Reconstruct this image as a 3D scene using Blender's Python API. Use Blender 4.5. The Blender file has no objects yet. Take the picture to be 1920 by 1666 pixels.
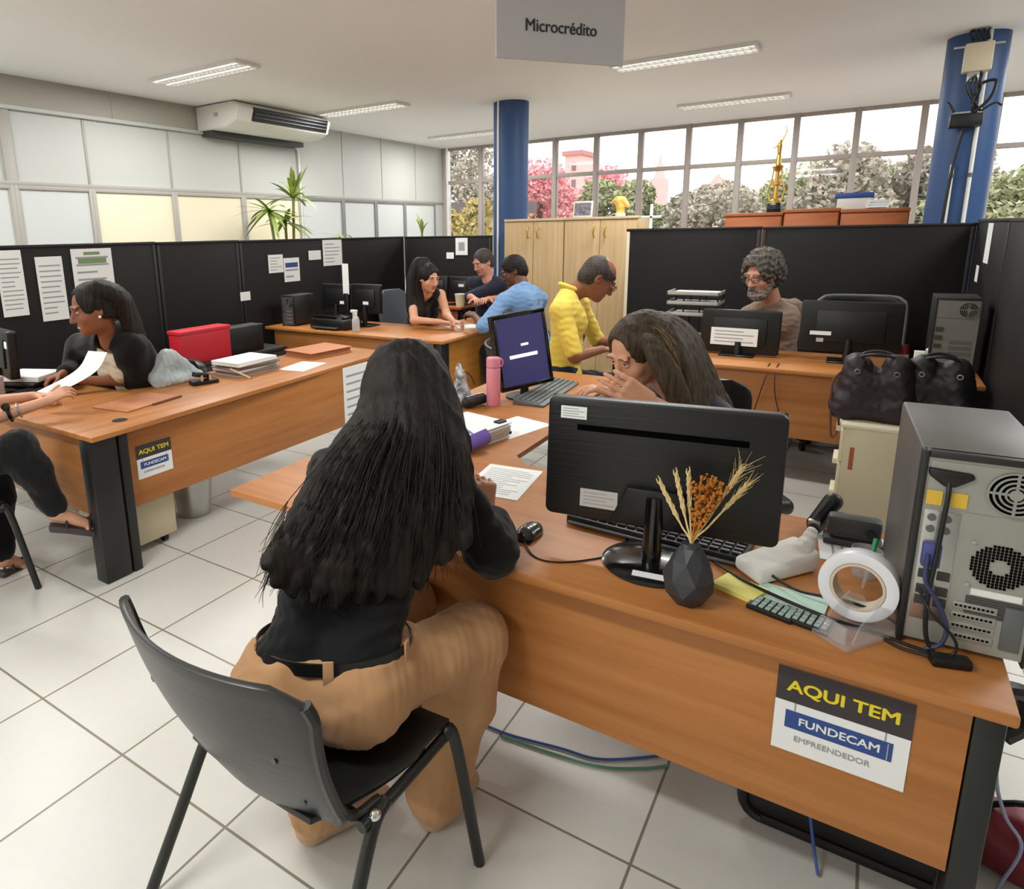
import bpy, bmesh, math, random
import numpy as np
from mathutils import Vector, Matrix
rnd = random.Random(7)
SC = bpy.context.scene
COL = SC.collection
PI = math.pi

# ------------------------------------------------------------------ camera
EYE = Vector((0, 0, 1.62))
FPX, CX, CY = 1234.73, 804.3, 706.7
_p, _y, _r = (math.radians(a) for a in (12.437, 56.394, -1.177))
_f = Vector((math.sin(_y) * math.cos(_p), math.cos(_y) * math.cos(_p), -math.sin(_p)))
_r0 = Vector((math.cos(_y), -math.sin(_y), 0))
_u0 = _r0.cross(_f)
CR = math.cos(_r) * _r0 + math.sin(_r) * _u0
CU = -math.sin(_r) * _r0 + math.cos(_r) * _u0
CF = _f
cd = bpy.data.cameras.new('camera')
cam = bpy.data.objects.new('camera', cd)
COL.objects.link(cam)
cam.matrix_world = Matrix(((CR.x, CU.x, -CF.x, EYE.x), (CR.y, CU.y, -CF.y, EYE.y), (CR.z, CU.z, -CF.z, EYE.z), (0, 0, 0, 1)))
cd.sensor_fit = 'HORIZONTAL'
cd.sensor_width = 36
cd.lens = FPX / 1920 * 36
cd.shift_x = (960 - CX) / 1920
cd.shift_y = -(833 - CY) / 1920
cd.clip_start = .05
cd.clip_end = 300
SC.camera = cam


def _ray(x, y):
    return CR * ((x - CX) / FPX) - CU * ((y - CY) / FPX) + CF


def at(px, py, ax, v):
    """the point of the plane ax = v seen at a place of the photograph (to measure the room from it)"""
    d = _ray(px, py)
    i = 'xyz'.index(ax)
    return EYE + d * ((v - EYE[i]) / d[i])


def D(px, py, d):
    return EYE + _ray(px, py) * d


V = Vector


def lin(c):
    c = c / 255
    return c / 12.92 if c <= .04045 else ((c + .055) / 1.055) ** 2.4


def rgb(r, g, b):
    return (lin(r), lin(g), lin(b), 1)


# --------------------------------------------------------------- materials
MATS = {}


def mat(name, col, rough=.5, metal=0, spec=.5, bump=None, var=None, emit=0, coat=0, alpha=1, sheen=0, trans=0):
    """bump = (scale xyz, strength, distance); var = (scale xyz, amount, second colour)"""
    if name in MATS:
        return MATS[name]
    m = bpy.data.materials.new(name)
    m.use_nodes = True
    nt = m.node_tree
    b = nt.nodes['Principled BSDF']
    if len(col) == 3:
        col = rgb(*col)
    b.inputs['Base Color'].default_value = col
    b.inputs['Roughness'].default_value = rough
    b.inputs['Metallic'].default_value = metal
    b.inputs['Specular IOR Level'].default_value = spec
    b.inputs['Coat Weight'].default_value = coat
    b.inputs['Alpha'].default_value = alpha
    b.inputs['Sheen Weight'].default_value = sheen
    b.inputs['Transmission Weight'].default_value = trans
    if emit:
        b.inputs['Emission Color'].default_value = col
        b.inputs['Emission Strength'].default_value = emit
    tc = None

    def noise(scale, detail=3):
        nonlocal tc
        if tc is None:
            tc = nt.nodes.new('ShaderNodeTexCoord')
        mp = nt.nodes.new('ShaderNodeMapping')
        mp.inputs['Scale'].default_value = scale
        nt.links.new(tc.outputs['Object'], mp.inputs['Vector'])
        n = nt.nodes.new('ShaderNodeTexNoise')
        n.inputs['Scale'].default_value = 1
        n.inputs['Detail'].default_value = detail
        nt.links.new(mp.outputs['Vector'], n.inputs['Vector'])
        return n
    if var:
        n = noise(var[0], 4)
        mr = nt.nodes.new('ShaderNodeMapRange')
        mr.inputs['From Min'].default_value = .3
        mr.inputs['From Max'].default_value = .7
        mr.inputs['To Max'].default_value = var[1]
        nt.links.new(n.outputs['Fac'], mr.inputs['Value'])
        mx = nt.nodes.new('ShaderNodeMix')
        mx.data_type = 'RGBA'
        mx.inputs[6].default_value = col
        mx.inputs[7].default_value = rgb(*var[2])
        nt.links.new(mr.outputs['Result'], mx.inputs[0])
        nt.links.new(mx.outputs[2], b.inputs['Base Color'])
    if bump:
        n = noise(bump[0], 4)
        bp = nt.nodes.new('ShaderNodeBump')
        bp.inputs['Strength'].default_value = bump[1]
        bp.inputs['Distance'].default_value = bump[2]
        nt.links.new(n.outputs['Fac'], bp.inputs['Height'])
        nt.links.new(bp.outputs['Normal'], b.inputs['Normal'])
    MATS[name] = m
    return m


def wood(name, c1, c2, scale, rough=.42, coat=.0):
    return mat(name, c1, rough, 0, .4, None, (scale, 1, c2), 0, coat)


WOOD_X = wood('laminate_along_x', (190, 126, 70), (170, 106, 52), (1.6, 26, 26))
WOOD_Y = wood('laminate_along_y', (190, 126, 70), (170, 106, 52), (26, 1.6, 26))
OAK = wood('pale_oak', (205, 176, 132), (190, 158, 114), (30, 30, 2), .5, 0)
BROWNWOOD = wood('brown_wood', (176, 98, 52), (150, 80, 42), (3, 3, 20), .5, 0)
BLACK = mat('black_plastic', (17, 17, 18), .42, bump=((300, 300, 300), .1, .001))
BLACKG = mat('black_gloss', (14, 14, 16), .18, coat=.3)
BRUSH = mat('black_ribbed_back', (19, 19, 20), .4, bump=((4, 4, 130), .5, .002))
CHAIRM = mat('chair_plastic', (42, 42, 41), .36, bump=((3, 3, 70), .25, .002))
CHAIRB = mat('chair_black', (26, 27, 27), .4)
STEELB = mat('black_steel', (27, 29, 28), .38, bump=((200, 200, 200), .1, .001))
DIVIDER = mat('black_divider', (21, 17, 16), .62, spec=.3, bump=((120, 120, 120), .15, .002))
RAIL = mat('divider_rail', (14, 13, 13), .5)
TOWERC = mat('tower_case', (96, 93, 90), .45, metal=.1)
TOWERB = mat('tower_black', (34, 33, 33), .5)
TOWERP = mat('tower_plate', (168, 168, 160), .42, metal=.35, var=((9, 9, 9), .5, (150, 150, 142)))
PAPER = mat('paper', (238, 238, 236), .75, spec=.2)
INK = mat('ink_grey', (158, 160, 163), .8)
INKD = mat('ink_dark', (50, 48, 52), .7)
WHITE = mat('white_plastic', (232, 230, 225), .45)
OFFW = mat('off_white', (214, 210, 202), .5)
BEIGE = mat('beige_laminate', (203, 190, 160), .5, var=((3, 3, 3), .4, (196, 182, 150)))
BEIGEL = mat('beige_light', (222, 210, 182), .5)
BLUE = mat('blue_paint', (42, 74, 122), .5, bump=((40, 40, 40), .08, .004))
WALL = mat('wall_paint', (232, 230, 224), .7, bump=((60, 60, 60), .05, .003))
CEIL = mat('ceiling_paint', (248, 247, 245), .8, bump=((30, 30, 30), .04, .004))
PANEL = mat('wall_panel', (194, 194, 189), .5)
BANDM = mat('upper_band', (176, 171, 160), .6)
CREAM = mat('glazing_warm_lit', (238, 224, 194), .35, var=((1.2, 1.2, 1.2), .6, (242, 232, 208)))  # warm light of the room behind is painted into the pane colour
FROST = mat('frosted_pane', (206, 208, 205), .35, coat=.1)
ALU = mat('mullion_paint', (170, 164, 156), .5)
MULL = mat('window_mullion', (168, 158, 152), .5)
METAL = mat('steel', (190, 190, 188), .28, metal=.9)
CHROME = mat('chrome', (230, 230, 228), .12, metal=1)
GOLD = mat('gold', (214, 170, 84), .3, metal=.85)
YEL = mat('yellow_ink', (236, 214, 40), .6)
BLUEI = mat('blue_ink', (46, 74, 140), .6)
DARKI = mat('dark_band', (58, 50, 52), .6)
RED = mat('red_card', (196, 28, 44), .5)
PINK = mat('pink_bottle', (236, 150, 166), .4)
PURPLE = mat('purple_ribbon', (112, 86, 176), .5, sheen=.3)
GREY = mat('grey_plastic', (98, 100, 100), .45)
DGREY = mat('dark_grey', (62, 60, 60), .5)
TAN = mat('tan_card', (196, 126, 84), .6, var=((20, 20, 20), .5, (184, 112, 72)))
YNOTE = mat('yellow_notes', (242, 232, 130), .7)
GNOTE = mat('mint_notes', (196, 226, 210), .7)
GREENP = mat('green_plastic', (30, 130, 74), .4)
LEATHERM = mat('maroon_leather', (40, 24, 30), .52, bump=((90, 90, 90), .3, .003))
LEATHERB = mat('black_leather', (22, 21, 23), .52, bump=((90, 90, 90), .3, .003))
STRAP = mat('brown_strap', (96, 58, 36), .5)
CABLE = mat('black_cable', (18, 18, 19), .5)
CABLEB = mat('blue_cable', (64, 92, 160), .5)
CABLEG = mat('green_cable', (90, 140, 120), .5)
WHEAT = mat('dry_straw', (226, 200, 140), .8)
ORANGED = mat('dry_orange', (206, 132, 44), .85, var=((200, 200, 200), 1, (160, 92, 24)))
VASE = mat('vase_black', (50, 52, 56), .42)
CLEAR = mat('clear_plastic', (215, 216, 220), .12, alpha=.2, coat=.3)
CLEARBAG = mat('translucent_bag', (206, 220, 224), .3, alpha=.6, bump=((40, 40, 40), .8, .01))
SCREEN = mat('screen_blue', (52, 50, 92), .3, emit=.55)
SCREENT = mat('screen_text', (236, 232, 240), .4, emit=.8)
LEAF = mat('leaf_green', (112, 140, 50), .5, var=((20, 20, 20), .8, (160, 172, 84)))
LEAFD = mat('leaf_dark', (66, 92, 44), .5)
POT = mat('pot_dark', (56, 48, 44), .6)
TUBE = mat('lamp_tube', (255, 252, 246), .4, emit=3)
LOUV = mat('lamp_louver', (215, 214, 210), .25, metal=.5)
TREEA = mat('tree_green_hazed', (146, 158, 118), .8, var=((.8, .8, .8), 1, (172, 176, 140)))  # leaf colour paled to paint in the outdoor haze
TREEB = mat('tree_grey_hazed', (158, 158, 142), .8, var=((.8, .8, .8), 1, (180, 174, 160)))  # greyer leaves, the same haze mixed into the colour
TREEP = mat('tree_pink', (240, 160, 172), .8, var=((.8, .8, .8), 1, (224, 180, 182)))
TREEY = mat('tree_yellow', (180, 168, 104), .8)
TRUNK = mat('trunk', (92, 78, 66), .9)
BLDG = mat('far_brick', (214, 172, 168), .9)
BLDG2 = mat('far_wall', (190, 176, 172), .9)
GROUND = mat('outside_ground', (176, 172, 158), .9)
COWM = mat('printed_bag', (226, 226, 226), .5, var=((28, 28, 28), 1, (60, 64, 84)))


def skin(n, c):
    return mat('skin_' + n, c, .5, spec=.35, bump=((160, 160, 160), .06, .002), var=((14, 14, 14), .5, tuple(int(v * .9) for v in c)))


def cloth(n, c, c2=None, sc=9):
    return mat('cloth_' + n, c, .85, spec=.2, sheen=.15, bump=((420, 420, 420), .12, .001), var=((sc, sc, sc), .6, c2 or tuple(int(v * .88) for v in c)))


def hairm(n, c, c2):
    return mat('hair_' + n, c, .6, spec=.28, bump=((150, 150, 9), .55, .004), var=((90, 90, 5), 1, c2))


# ------------------------------------------------------------------ meshes
class MB:
    def __init__(s, M=None):
        s.bm = bmesh.new()
        s.M = M or Matrix()
        s.mi = 0

    def v(s, co):
        return s.bm.verts.new(s.M @ Vector(co))

    def f(s, vs):
        try:
            fc = s.bm.faces.new(vs)
            fc.material_index = s.mi
            return fc
        except ValueError:
            return None

    def box(s, x0, x1, y0, y1, z0, z1):
        c = [s.v((x, y, z)) for z in (z0, z1) for y in (y0, y1) for x in (x0, x1)]
        for q in ((0, 2, 3, 1), (4, 5, 7, 6), (0, 1, 5, 4), (2, 6, 7, 3), (0, 4, 6, 2), (1, 3, 7, 5)):
            s.f([c[i] for i in q])
        return s

    def obox(s, c, size, R):
        """box centred at c, size xyz, axes = columns of R"""
        old = s.M
        s.M = old @ Matrix.Translation(Vector(c)) @ R.to_4x4()
        a, b, d = (v / 2 for v in size)
        s.box(-a, a, -b, b, -d, d)
        s.M = old
        return s

    def ring(s, c, ax, r, n, ph=0):
        ax = Vector(ax).normalized()
        t = ax.orthogonal().normalized()
        b = ax.cross(t)
        return [s.v(Vector(c) + (t * math.cos(ph + 2 * PI * i / n) + b * math.sin(ph + 2 * PI * i / n)) * r) for i in range(n)]

    def cyl(s, a, b, r1, r2=None, n=16, cap=True):
        a, b = Vector(a), Vector(b)
        r2 = r1 if r2 is None else r2
        A = s.ring(a, b - a, r1, n)
        B = s.ring(b, b - a, r2, n)
        for i in range(n):
            s.f([A[i], A[(i + 1) % n], B[(i + 1) % n], B[i]])
        if cap:
            s.f(A[::-1])
            s.f(B)
        return s

    def tube(s, pts, r, n=8, smooth=True, r2=None):
        pts = [Vector(p) for p in pts]
        if smooth and len(pts) > 2:
            pts = catmull(pts, 6)
        m = len(pts)
        r2 = r if r2 is None else r2
        t0 = (pts[1] - pts[0]).normalized()
        nrm = t0.orthogonal().normalized()
        prev = None
        for i, p in enumerate(pts):
            t = (pts[min(i + 1, m - 1)] - pts[max(i - 1, 0)])
            if t.length < 1e-9:
                t = t0
            t = t.normalized()
            nrm = (nrm - t * nrm.dot(t))
            nrm = nrm.normalized() if nrm.length > 1e-6 else t.orthogonal().normalized()
            b = t.cross(nrm)
            rr = r + (r2 - r) * i / (m - 1)
            R = [s.v(p + (nrm * math.cos(2 * PI * k / n) + b * math.sin(2 * PI * k / n)) * rr) for k in range(n)]
            if prev:
                for k in range(n):
                    s.f([prev[k], prev[(k + 1) % n], R[(k + 1) % n], R[k]])
            else:
                s.f(R[::-1])
            prev = R
        s.f(prev)
        return s

    def lathe(s, prof, c=(0, 0, 0), n=24):
        c = Vector(c)
        rows = []
        for r, z in prof:
            if r < 1e-6:
                rows.append([s.v(c + Vector((0, 0, z)))])
            else:
                rows.append([s.v(c + Vector((r * math.cos(2 * PI * i / n), r * math.sin(2 * PI * i / n), z))) for i in range(n)])
        for A, B in zip(rows, rows[1:]):
            for i in range(n):
                j = (i + 1) % n
                if len(A) == 1 and len(B) > 1:
                    s.f([A[0], B[j], B[i]])
                elif len(B) == 1 and len(A) > 1:
                    s.f([A[i], A[j], B[0]])
                elif len(A) > 1:
                    s.f([A[i], A[j], B[j], B[i]])
        if len(rows[0]) > 1:
            s.f(rows[0][::-1])
        if len(rows[-1]) > 1:
            s.f(rows[-1])
        return s

    def sph(s, c, r, n=16, R=None):
        r = (r, r, r) if not hasattr(r, '__len__') else r
        old = s.M
        s.M = old @ Matrix.Translation(Vector(c)) @ (R.to_4x4() if R else Matrix()) @ Matrix.Diagonal((*r, 1))
        m = n // 2
        s.lathe([(math.sin(PI * i / m), -math.cos(PI * i / m)) for i in range(m + 1)], (0, 0, 0), n)
        s.M = old
        return s

    def torus(s, c, ax, R, r, n=28, k=8, a0=0, a1=2 * PI, sx=1):
        ax = Vector(ax).normalized()
        t = ax.orthogonal().normalized()
        if abs(ax.z) < .99:
            t = Vector((0, 0, 1)).cross(ax).normalized()
        b = ax.cross(t)
        full = abs(a1 - a0 - 2 * PI) < 1e-6
        m = n if full else n + 1
        rows = []
        for i in range(m):
            a = a0 + (a1 - a0) * i / n
            d = t * math.cos(a) * sx + b * math.sin(a)
            o = Vector(c) + d * R
            dn = d.normalized()
            rows.append([s.v(o + dn * (r * math.cos(2 * PI * j / k)) + ax * (r * math.sin(2 * PI * j / k))) for j in range(k)])
        for i in range(m if full else m - 1):
            A, B = rows[i], rows[(i + 1) % m]
            for j in range(k):
                s.f([A[j], B[j], B[(j + 1) % k], A[(j + 1) % k]])
        if not full:
            s.f(rows[0])
            s.f(rows[-1][::-1])
        return s

    def prism(s, pts, vec):
        """polygon of 3-D points pushed along vec"""
        vec = Vector(vec)
        A = [s.v(p) for p in pts]
        B = [s.v(Vector(p) + vec) for p in pts]
        n = len(A)
        s.f(A[::-1])
        s.f(B)
        for i in range(n):
            s.f([A[i], A[(i + 1) % n], B[(i + 1) % n], B[i]])
        return s

    def sheet(s, grid, th):
        """thick sheet through a grid of points, thickness th along the local normals"""
        n, m = len(grid), len(grid[0])
        P = [[Vector(p) for p in r] for r in grid]
        A, B = [], []
        for i in range(n):
            ra, rb = [], []
            for j in range(m):
                u = P[min(i + 1, n - 1)][j] - P[max(i - 1, 0)][j]
                w = P[i][min(j + 1, m - 1)] - P[i][max(j - 1, 0)]
                k = u.cross(w).normalized()
                ra.append(s.v(P[i][j] + k * th / 2))
                rb.append(s.v(P[i][j] - k * th / 2))
            A.append(ra)
            B.append(rb)
        for i in range(n - 1):
            for j in range(m - 1):
                s.f([A[i][j], A[i + 1][j], A[i + 1][j + 1], A[i][j + 1]])
                s.f([B[i][j], B[i][j + 1], B[i + 1][j + 1], B[i + 1][j]])
        for i in range(n - 1):
            s.f([A[i][0], B[i][0], B[i + 1][0], A[i + 1][0]])
            s.f([A[i][m - 1], A[i + 1][m - 1], B[i + 1][m - 1], B[i][m - 1]])
        for j in range(m - 1):
            s.f([A[0][j], A[0][j + 1], B[0][j + 1], B[0][j]])
            s.f([A[n - 1][j], B[n - 1][j], B[n - 1][j + 1], A[n - 1][j + 1]])
        return s


def catmull(pts, k):
    P = [pts[0] * 2 - pts[1]] + list(pts) + [pts[-1] * 2 - pts[-2]]
    out = []
    for i in range(1, len(P) - 2):
        a, b, c, d = P[i - 1:i + 3]
        for j in range(k):
            t = j / k
            out.append(.5 * (2 * b + (c - a) * t + (2 * a - 5 * b + 4 * c - d) * t * t + (3 * b - a - 3 * c + d) * t ** 3))
    out.append(pts[-1])
    return out


WM = {}


def link(o, parent):
    COL.objects.link(o)
    if parent is not None:
        o.parent = parent


def obj(name, mb, m, parent=None, bevel=0, world=True, label=None, seg=2, normals=True):
    """one mesh object; with world=True the builder's points are world points and are brought into the parent's frame"""
    bm = mb.bm
    if normals:
        bmesh.ops.recalc_face_normals(bm, faces=bm.faces)
    if bevel:
        ed = [e for e in bm.edges if len(e.link_faces) == 2 and e.calc_face_angle(0) > .6]
        bmesh.ops.bevel(bm, geom=ed, offset=bevel, segments=seg, profile=.5, affect='EDGES', clamp_overlap=True)
    if parent is not None and world:
        bm.transform(WM[parent.name].inverted())
    me = bpy.data.meshes.new(name)
    bm.to_mesh(me)
    bm.free()
    return finish(name, me, m, parent, label)


def finish(name, me, m, parent, label=None, ang=38):
    for k in (m if isinstance(m, (list, tuple)) else [m]):
        me.materials.append(k)
    me.polygons.foreach_set('use_smooth', [True] * len(me.polygons))
    if ang:
        me.set_sharp_from_angle(angle=math.radians(ang))
    o = bpy.data.objects.new(name, me)
    link(o, parent)
    WM[o.name] = WM[parent.name] if parent is not None else Matrix()
    if label:
        o['label'] = label
    return o


def tag(o, label, cat, group=None, kind=None):
    o['label'] = label
    o['category'] = cat
    if group:
        o['group'] = group
    if kind:
        o['kind'] = kind
    return o


def thing(name, label, cat, loc=(0, 0, 0), rz=0, group=None, M=None):
    o = bpy.data.objects.new(name, None)
    o.empty_display_size = .05
    COL.objects.link(o)
    if M is None:
        M = Matrix.Translation(Vector(loc)) @ Matrix.Rotation(rz, 4, 'Z')
    o.matrix_world = M
    WM[o.name] = M.copy()
    return tag(o, label, cat, group)


def struct(o):
    o['kind'] = 'structure'
    return o


def lmb(parent):
    """builder whose coordinates are the thing's own frame"""
    return MB(WM[parent.name])


def dup(root, loc, rz, label, group=None):
    r = root.copy()
    COL.objects.link(r)
    M = Matrix.Translation(Vector(loc)) @ Matrix.Rotation(rz, 4, 'Z')
    r.matrix_world = M
    WM[r.name] = M
    r['label'] = label
    if group:
        r['group'] = group
    for ch in list(root.children):
        c = ch.copy()
        COL.objects.link(c)
        c.parent = r
        for g in list(ch.children):
            d = g.copy()
            COL.objects.link(d)
            d.parent = c
    return r


def text(name, s, size, m, parent, pos, right, up, align='CENTER', off=0, sx=1):
    cu = bpy.data.curves.new(name, 'FONT')
    cu.body = s
    cu.size = 1
    cu.resolution_u = 8
    cu.align_x = align
    cu.align_y = 'CENTER'
    cu.extrude = .0005 / size
    cu.materials.append(m)
    tmp = bpy.data.objects.new(name, cu)
    COL.objects.link(tmp)
    me = bpy.data.meshes.new_from_object(tmp.evaluated_get(bpy.context.evaluated_depsgraph_get()))
    bpy.data.objects.remove(tmp)
    me.name = name
    right, up = Vector(right).normalized(), Vector(up).normalized()
    n = right.cross(up).normalized()
    up = n.cross(right)
    M = Matrix(((right.x * sx, up.x, n.x, pos[0]), (right.y * sx, up.y, n.y, pos[1]), (right.z * sx, up.z, n.z, pos[2]), (0, 0, 0, 1)))
    if off:
        bm = bmesh.new()
        for k, (dx, dy) in enumerate(((-off, 0), (off, 0), (0, off * .6), (0, -off * .6), (0, 0))):
            c = me.copy()
            c.transform(Matrix.Translation((dx, dy, .006 * k)))
            bm.from_mesh(c)
            bpy.data.meshes.remove(c)
        bm.to_mesh(me)
        bm.free()
    me.transform(WM[parent.name].inverted() @ M @ Matrix.Scale(size, 4))
    o = bpy.data.objects.new(name, me)
    link(o, parent)
    WM[o.name] = WM[parent.name]
    return o


def frame3(n):
    """rotation with columns right, normal-forward, up for a vertical face with normal n"""
    n = Vector(n).normalized()
    u = Vector((0, 0, 1))
    r = n.cross(u) * -1
    return Matrix((r, n, u)).transposed()

# ------------------------------------------------- soft-blended solids (bodies, clothes, hair)
class Soft:
    def __init__(s, h):
        s.h = h
        s.ops = []
        s.fold = None

    def rc(s, a, b, r1, r2=None, k=.02, sub=False):
        a, b = np.array(a, float), np.array(b, float)
        r2 = r1 if r2 is None else r2
        m = max(r1, r2)
        s.ops.append(('rc', (a, b, r1, r2), k, sub, np.minimum(a, b) - m, np.maximum(a, b) + m))
        return s

    def el(s, c, r, R=None, k=.02, sub=False):
        c, r = np.array(c, float), np.array(r, float)
        R = np.eye(3) if R is None else np.array(R, float)
        m = max(r)
        s.ops.append(('el', (c, r, R), k, sub, c - m, c + m))
        return s

    def cut(s, p, n, k=.006):
        """take away everything on the side n points to"""
        n = np.array(n, float)
        s.ops.append(('cut', (np.array(p, float), n / np.linalg.norm(n)), k, False, None, None))
        return s

    def field(s):
        h = s.h
        pos = [o for o in s.ops if o[0] != 'cut' and not o[3]]
        lo = np.min([o[4] for o in pos], 0) - 4 * h - .02
        hi = np.max([o[5] for o in pos], 0) + 4 * h + .02
        n = np.ceil((hi - lo) / h).astype(int) + 1
        f = np.full(n, 1., np.float32)
        ax = [(lo[i] + h * np.arange(n[i])).astype(np.float32) for i in range(3)]
        for t, prm, k, sub, bl, bh in s.ops:
            if bl is None:
                sl = (slice(None),) * 3
            else:
                a = np.clip(((bl - k - 3 * h - lo) / h).astype(int), 0, n - 1)
                b = np.clip(((bh + k + 3 * h - lo) / h).astype(int) + 2, 1, n)
                if np.any(b <= a):
                    continue
                sl = tuple(slice(a[i], b[i]) for i in range(3))
            X = ax[0][sl[0]][:, None, None]
            Y = ax[1][sl[1]][None, :, None]
            Z = ax[2][sl[2]][None, None, :]
            if t == 'rc':
                a, b, r1, r2 = prm
                ba = b - a
                dx, dy, dz = X - a[0], Y - a[1], Z - a[2]
                u = np.clip((dx * ba[0] + dy * ba[1] + dz * ba[2]) / max(ba @ ba, 1e-9), 0, 1)
                d = np.sqrt((dx - u * ba[0]) ** 2 + (dy - u * ba[1]) ** 2 + (dz - u * ba[2]) ** 2) - (r1 + (r2 - r1) * u)
            elif t == 'el':
                c, r, R = prm
                dx, dy, dz = X - c[0], Y - c[1], Z - c[2]
                q = [R[i][0] * dx + R[i][1] * dy + R[i][2] * dz for i in range(3)]
                k0 = np.sqrt(sum((q[i] / r[i]) ** 2 for i in range(3)))
                k1 = np.sqrt(sum((q[i] / r[i] ** 2) ** 2 for i in range(3))) + 1e-9
                d = k0 * (k0 - 1) / k1
            else:
                p, nn = prm
                d = (X - p[0]) * nn[0] + (Y - p[1]) * nn[1] + (Z - p[2]) * nn[2]
                sub = True
                d = -d
            g = f[sl]
            if sub:
                d = -d
                hh = np.maximum(k - np.abs(g - d), 0) / k
                f[sl] = np.maximum(g, d) + hh * hh * k * .25
            else:
                hh = np.maximum(k - np.abs(g - d), 0) / k
                f[sl] = np.minimum(g, d) - hh * hh * k * .25
        if s.fold:
            I = np.argwhere(np.abs(f) < .035)
            P = lo + h * I
            f[I[:, 0], I[:, 1], I[:, 2]] += s.fold(P).astype(np.float32)
        return f, lo

    def mesh(s):
        f, o = s.field()
        h = s.h
        S = f < 0
        nx, ny, nz = f.shape
        off = np.array([(i, j, k) for i in (0, 1) for j in (0, 1) for k in (0, 1)])
        c = [S[i:nx - 1 + i, j:ny - 1 + j, k:nz - 1 + k] for i, j, k in off]
        anyv = c[0].copy()
        allv = c[0].copy()
        for q in c[1:]:
            anyv |= q
            allv &= q
        act = anyv & ~allv
        idx = np.argwhere(act)
        F = np.stack([f[idx[:, 0] + a, idx[:, 1] + b, idx[:, 2] + d] for a, b, d in off], 1)
        P = np.zeros((len(idx), 3))
        cnt = np.zeros(len(idx))
        for a in range(8):
            for b in range(a + 1, 8):
                if np.abs(off[a] - off[b]).sum() != 1:
                    continue
                m = (F[:, a] < 0) != (F[:, b] < 0)
                t = F[m, a] / (F[m, a] - F[m, b])
                P[m] += off[a] + t[:, None] * (off[b] - off[a])
                cnt[m] += 1
        vs = o + h * (idx + P / cnt[:, None])
        ids = np.full(act.shape, -1, np.int64)
        ids[act] = np.arange(len(idx))
        qs = []
        for axn in range(3):
            a1, a2 = (axn + 1) % 3, (axn + 2) % 3
            lo = [slice(1, n - 1) for n in f.shape]
            up = list(lo)
            lo[axn] = slice(0, f.shape[axn] - 1)
            up[axn] = slice(1, f.shape[axn])
            A, B = S[tuple(lo)], S[tuple(up)]
            E = np.argwhere(A != B)
            st = [1, 1, 1]
            st[axn] = 0
            base = E + st
            flip = B[E[:, 0], E[:, 1], E[:, 2]]
            cell = []
            for d1, d2 in ((1, 1), (0, 1), (0, 0), (1, 0)):
                q = base.copy()
                q[:, a1] -= d1
                q[:, a2] -= d2
                cell.append(ids[q[:, 0], q[:, 1], q[:, 2]])
            Q = np.stack(cell, 1)
            Q[flip] = Q[flip][:, ::-1]
            qs.append(Q)
        return vs, np.concatenate(qs)


def npmesh(name, vs, qs):
    me = bpy.data.meshes.new(name)
    me.vertices.add(len(vs))
    me.vertices.foreach_set('co', np.ascontiguousarray(vs, np.float32).ravel())
    me.loops.add(len(qs) * 4)
    me.loops.foreach_set('vertex_index', np.ascontiguousarray(qs, np.int32).ravel())
    me.polygons.add(len(qs))
    me.polygons.foreach_set('loop_start', np.arange(0, len(qs) * 4, 4, dtype=np.int32))
    me.polygons.foreach_set('loop_total', np.full(len(qs), 4, np.int32))
    me.update(calc_edges=True)
    me.validate()
    return me


def soft(name, S, m, parent, label=None, paint=None):
    vs, qs = S.mesh()
    W = np.array(WM[parent.name].inverted())
    me = npmesh(name, vs @ W[:3, :3].T + W[:3, 3], qs)
    o = finish(name, me, m, parent, label, ang=None)
    if paint:
        cen = vs[qs].mean(1)
        mi = paint(cen)
        me.polygons.foreach_set('material_index', mi.astype(np.int32))
    return o


def wave(P, sc, seed=0):
    """smooth wandering value about -1..1"""
    r = np.random.RandomState(seed)
    v = 0
    for i in range(4):
        k = r.normal(size=3) * np.array(sc) * (1 + .5 * i)
        v = v + np.sin(P @ k + r.uniform(0, 6) + 1.3 * np.sin(P @ (r.normal(size=3) * np.array(sc) * .7) + r.uniform(0, 6))) / (1 + .5 * i)
    return v / 2.2


def N(v):
    return Vector(v).normalized()


def hand(S, w, d, n, side, curl=.5, sc=1, spread=.05, k=.004):
    """palm and five fingers; d towards the fingertips, n out of the palm, side +1 right -1 left"""
    d, n = N(d), Vector(n)
    n = (n - d * n.dot(d)).normalized()
    t = d.cross(n) * side
    kn = []
    for i, L in enumerate((.074, .082, .076, .06)):
        b = w + (d * (.09 - .004 * abs(i - 1)) + t * (.029 - .0195 * i)) * sc
        S.rc(w + (d * .012 + t * (.013 - .009 * i)) * sc, b, .0135 * sc, .0105 * sc, .012)
        a = .12
        p = b
        dirn = (d + t * spread * (1.5 - i)).normalized()
        for j, (fr, rr) in enumerate(((.44, .0092), (.31, .0083), (.25, .0072))):
            a += curl * (.75 + .1 * i) * (1, 1.15, .7)[j]
            e = p + (dirn * math.cos(a) + n * math.sin(a)) * (L * fr * sc)
            S.rc(p, e, rr * sc, rr * .9 * sc, k)
            p = e
    p = w + (d * .028 + t * .024) * sc
    q = (d * .55 + t * .75 + n * .3).normalized()
    for L, r1, r2 in ((.042, .014, .011), (.034, .0105, .0095), (.026, .0095, .0075)):
        e = p + q * (L * sc)
        S.rc(p, e, r1 * sc, r2 * sc, .006)
        p = e
        q = (q + d * .35 * (1 + curl) + n * .25 * curl).normalized()


def head_frame(fwd, tilt=(0, 0, 1)):
    f = N(fwd)
    r = f.cross(N(tilt)).normalized()
    return r, f, r.cross(f)


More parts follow.
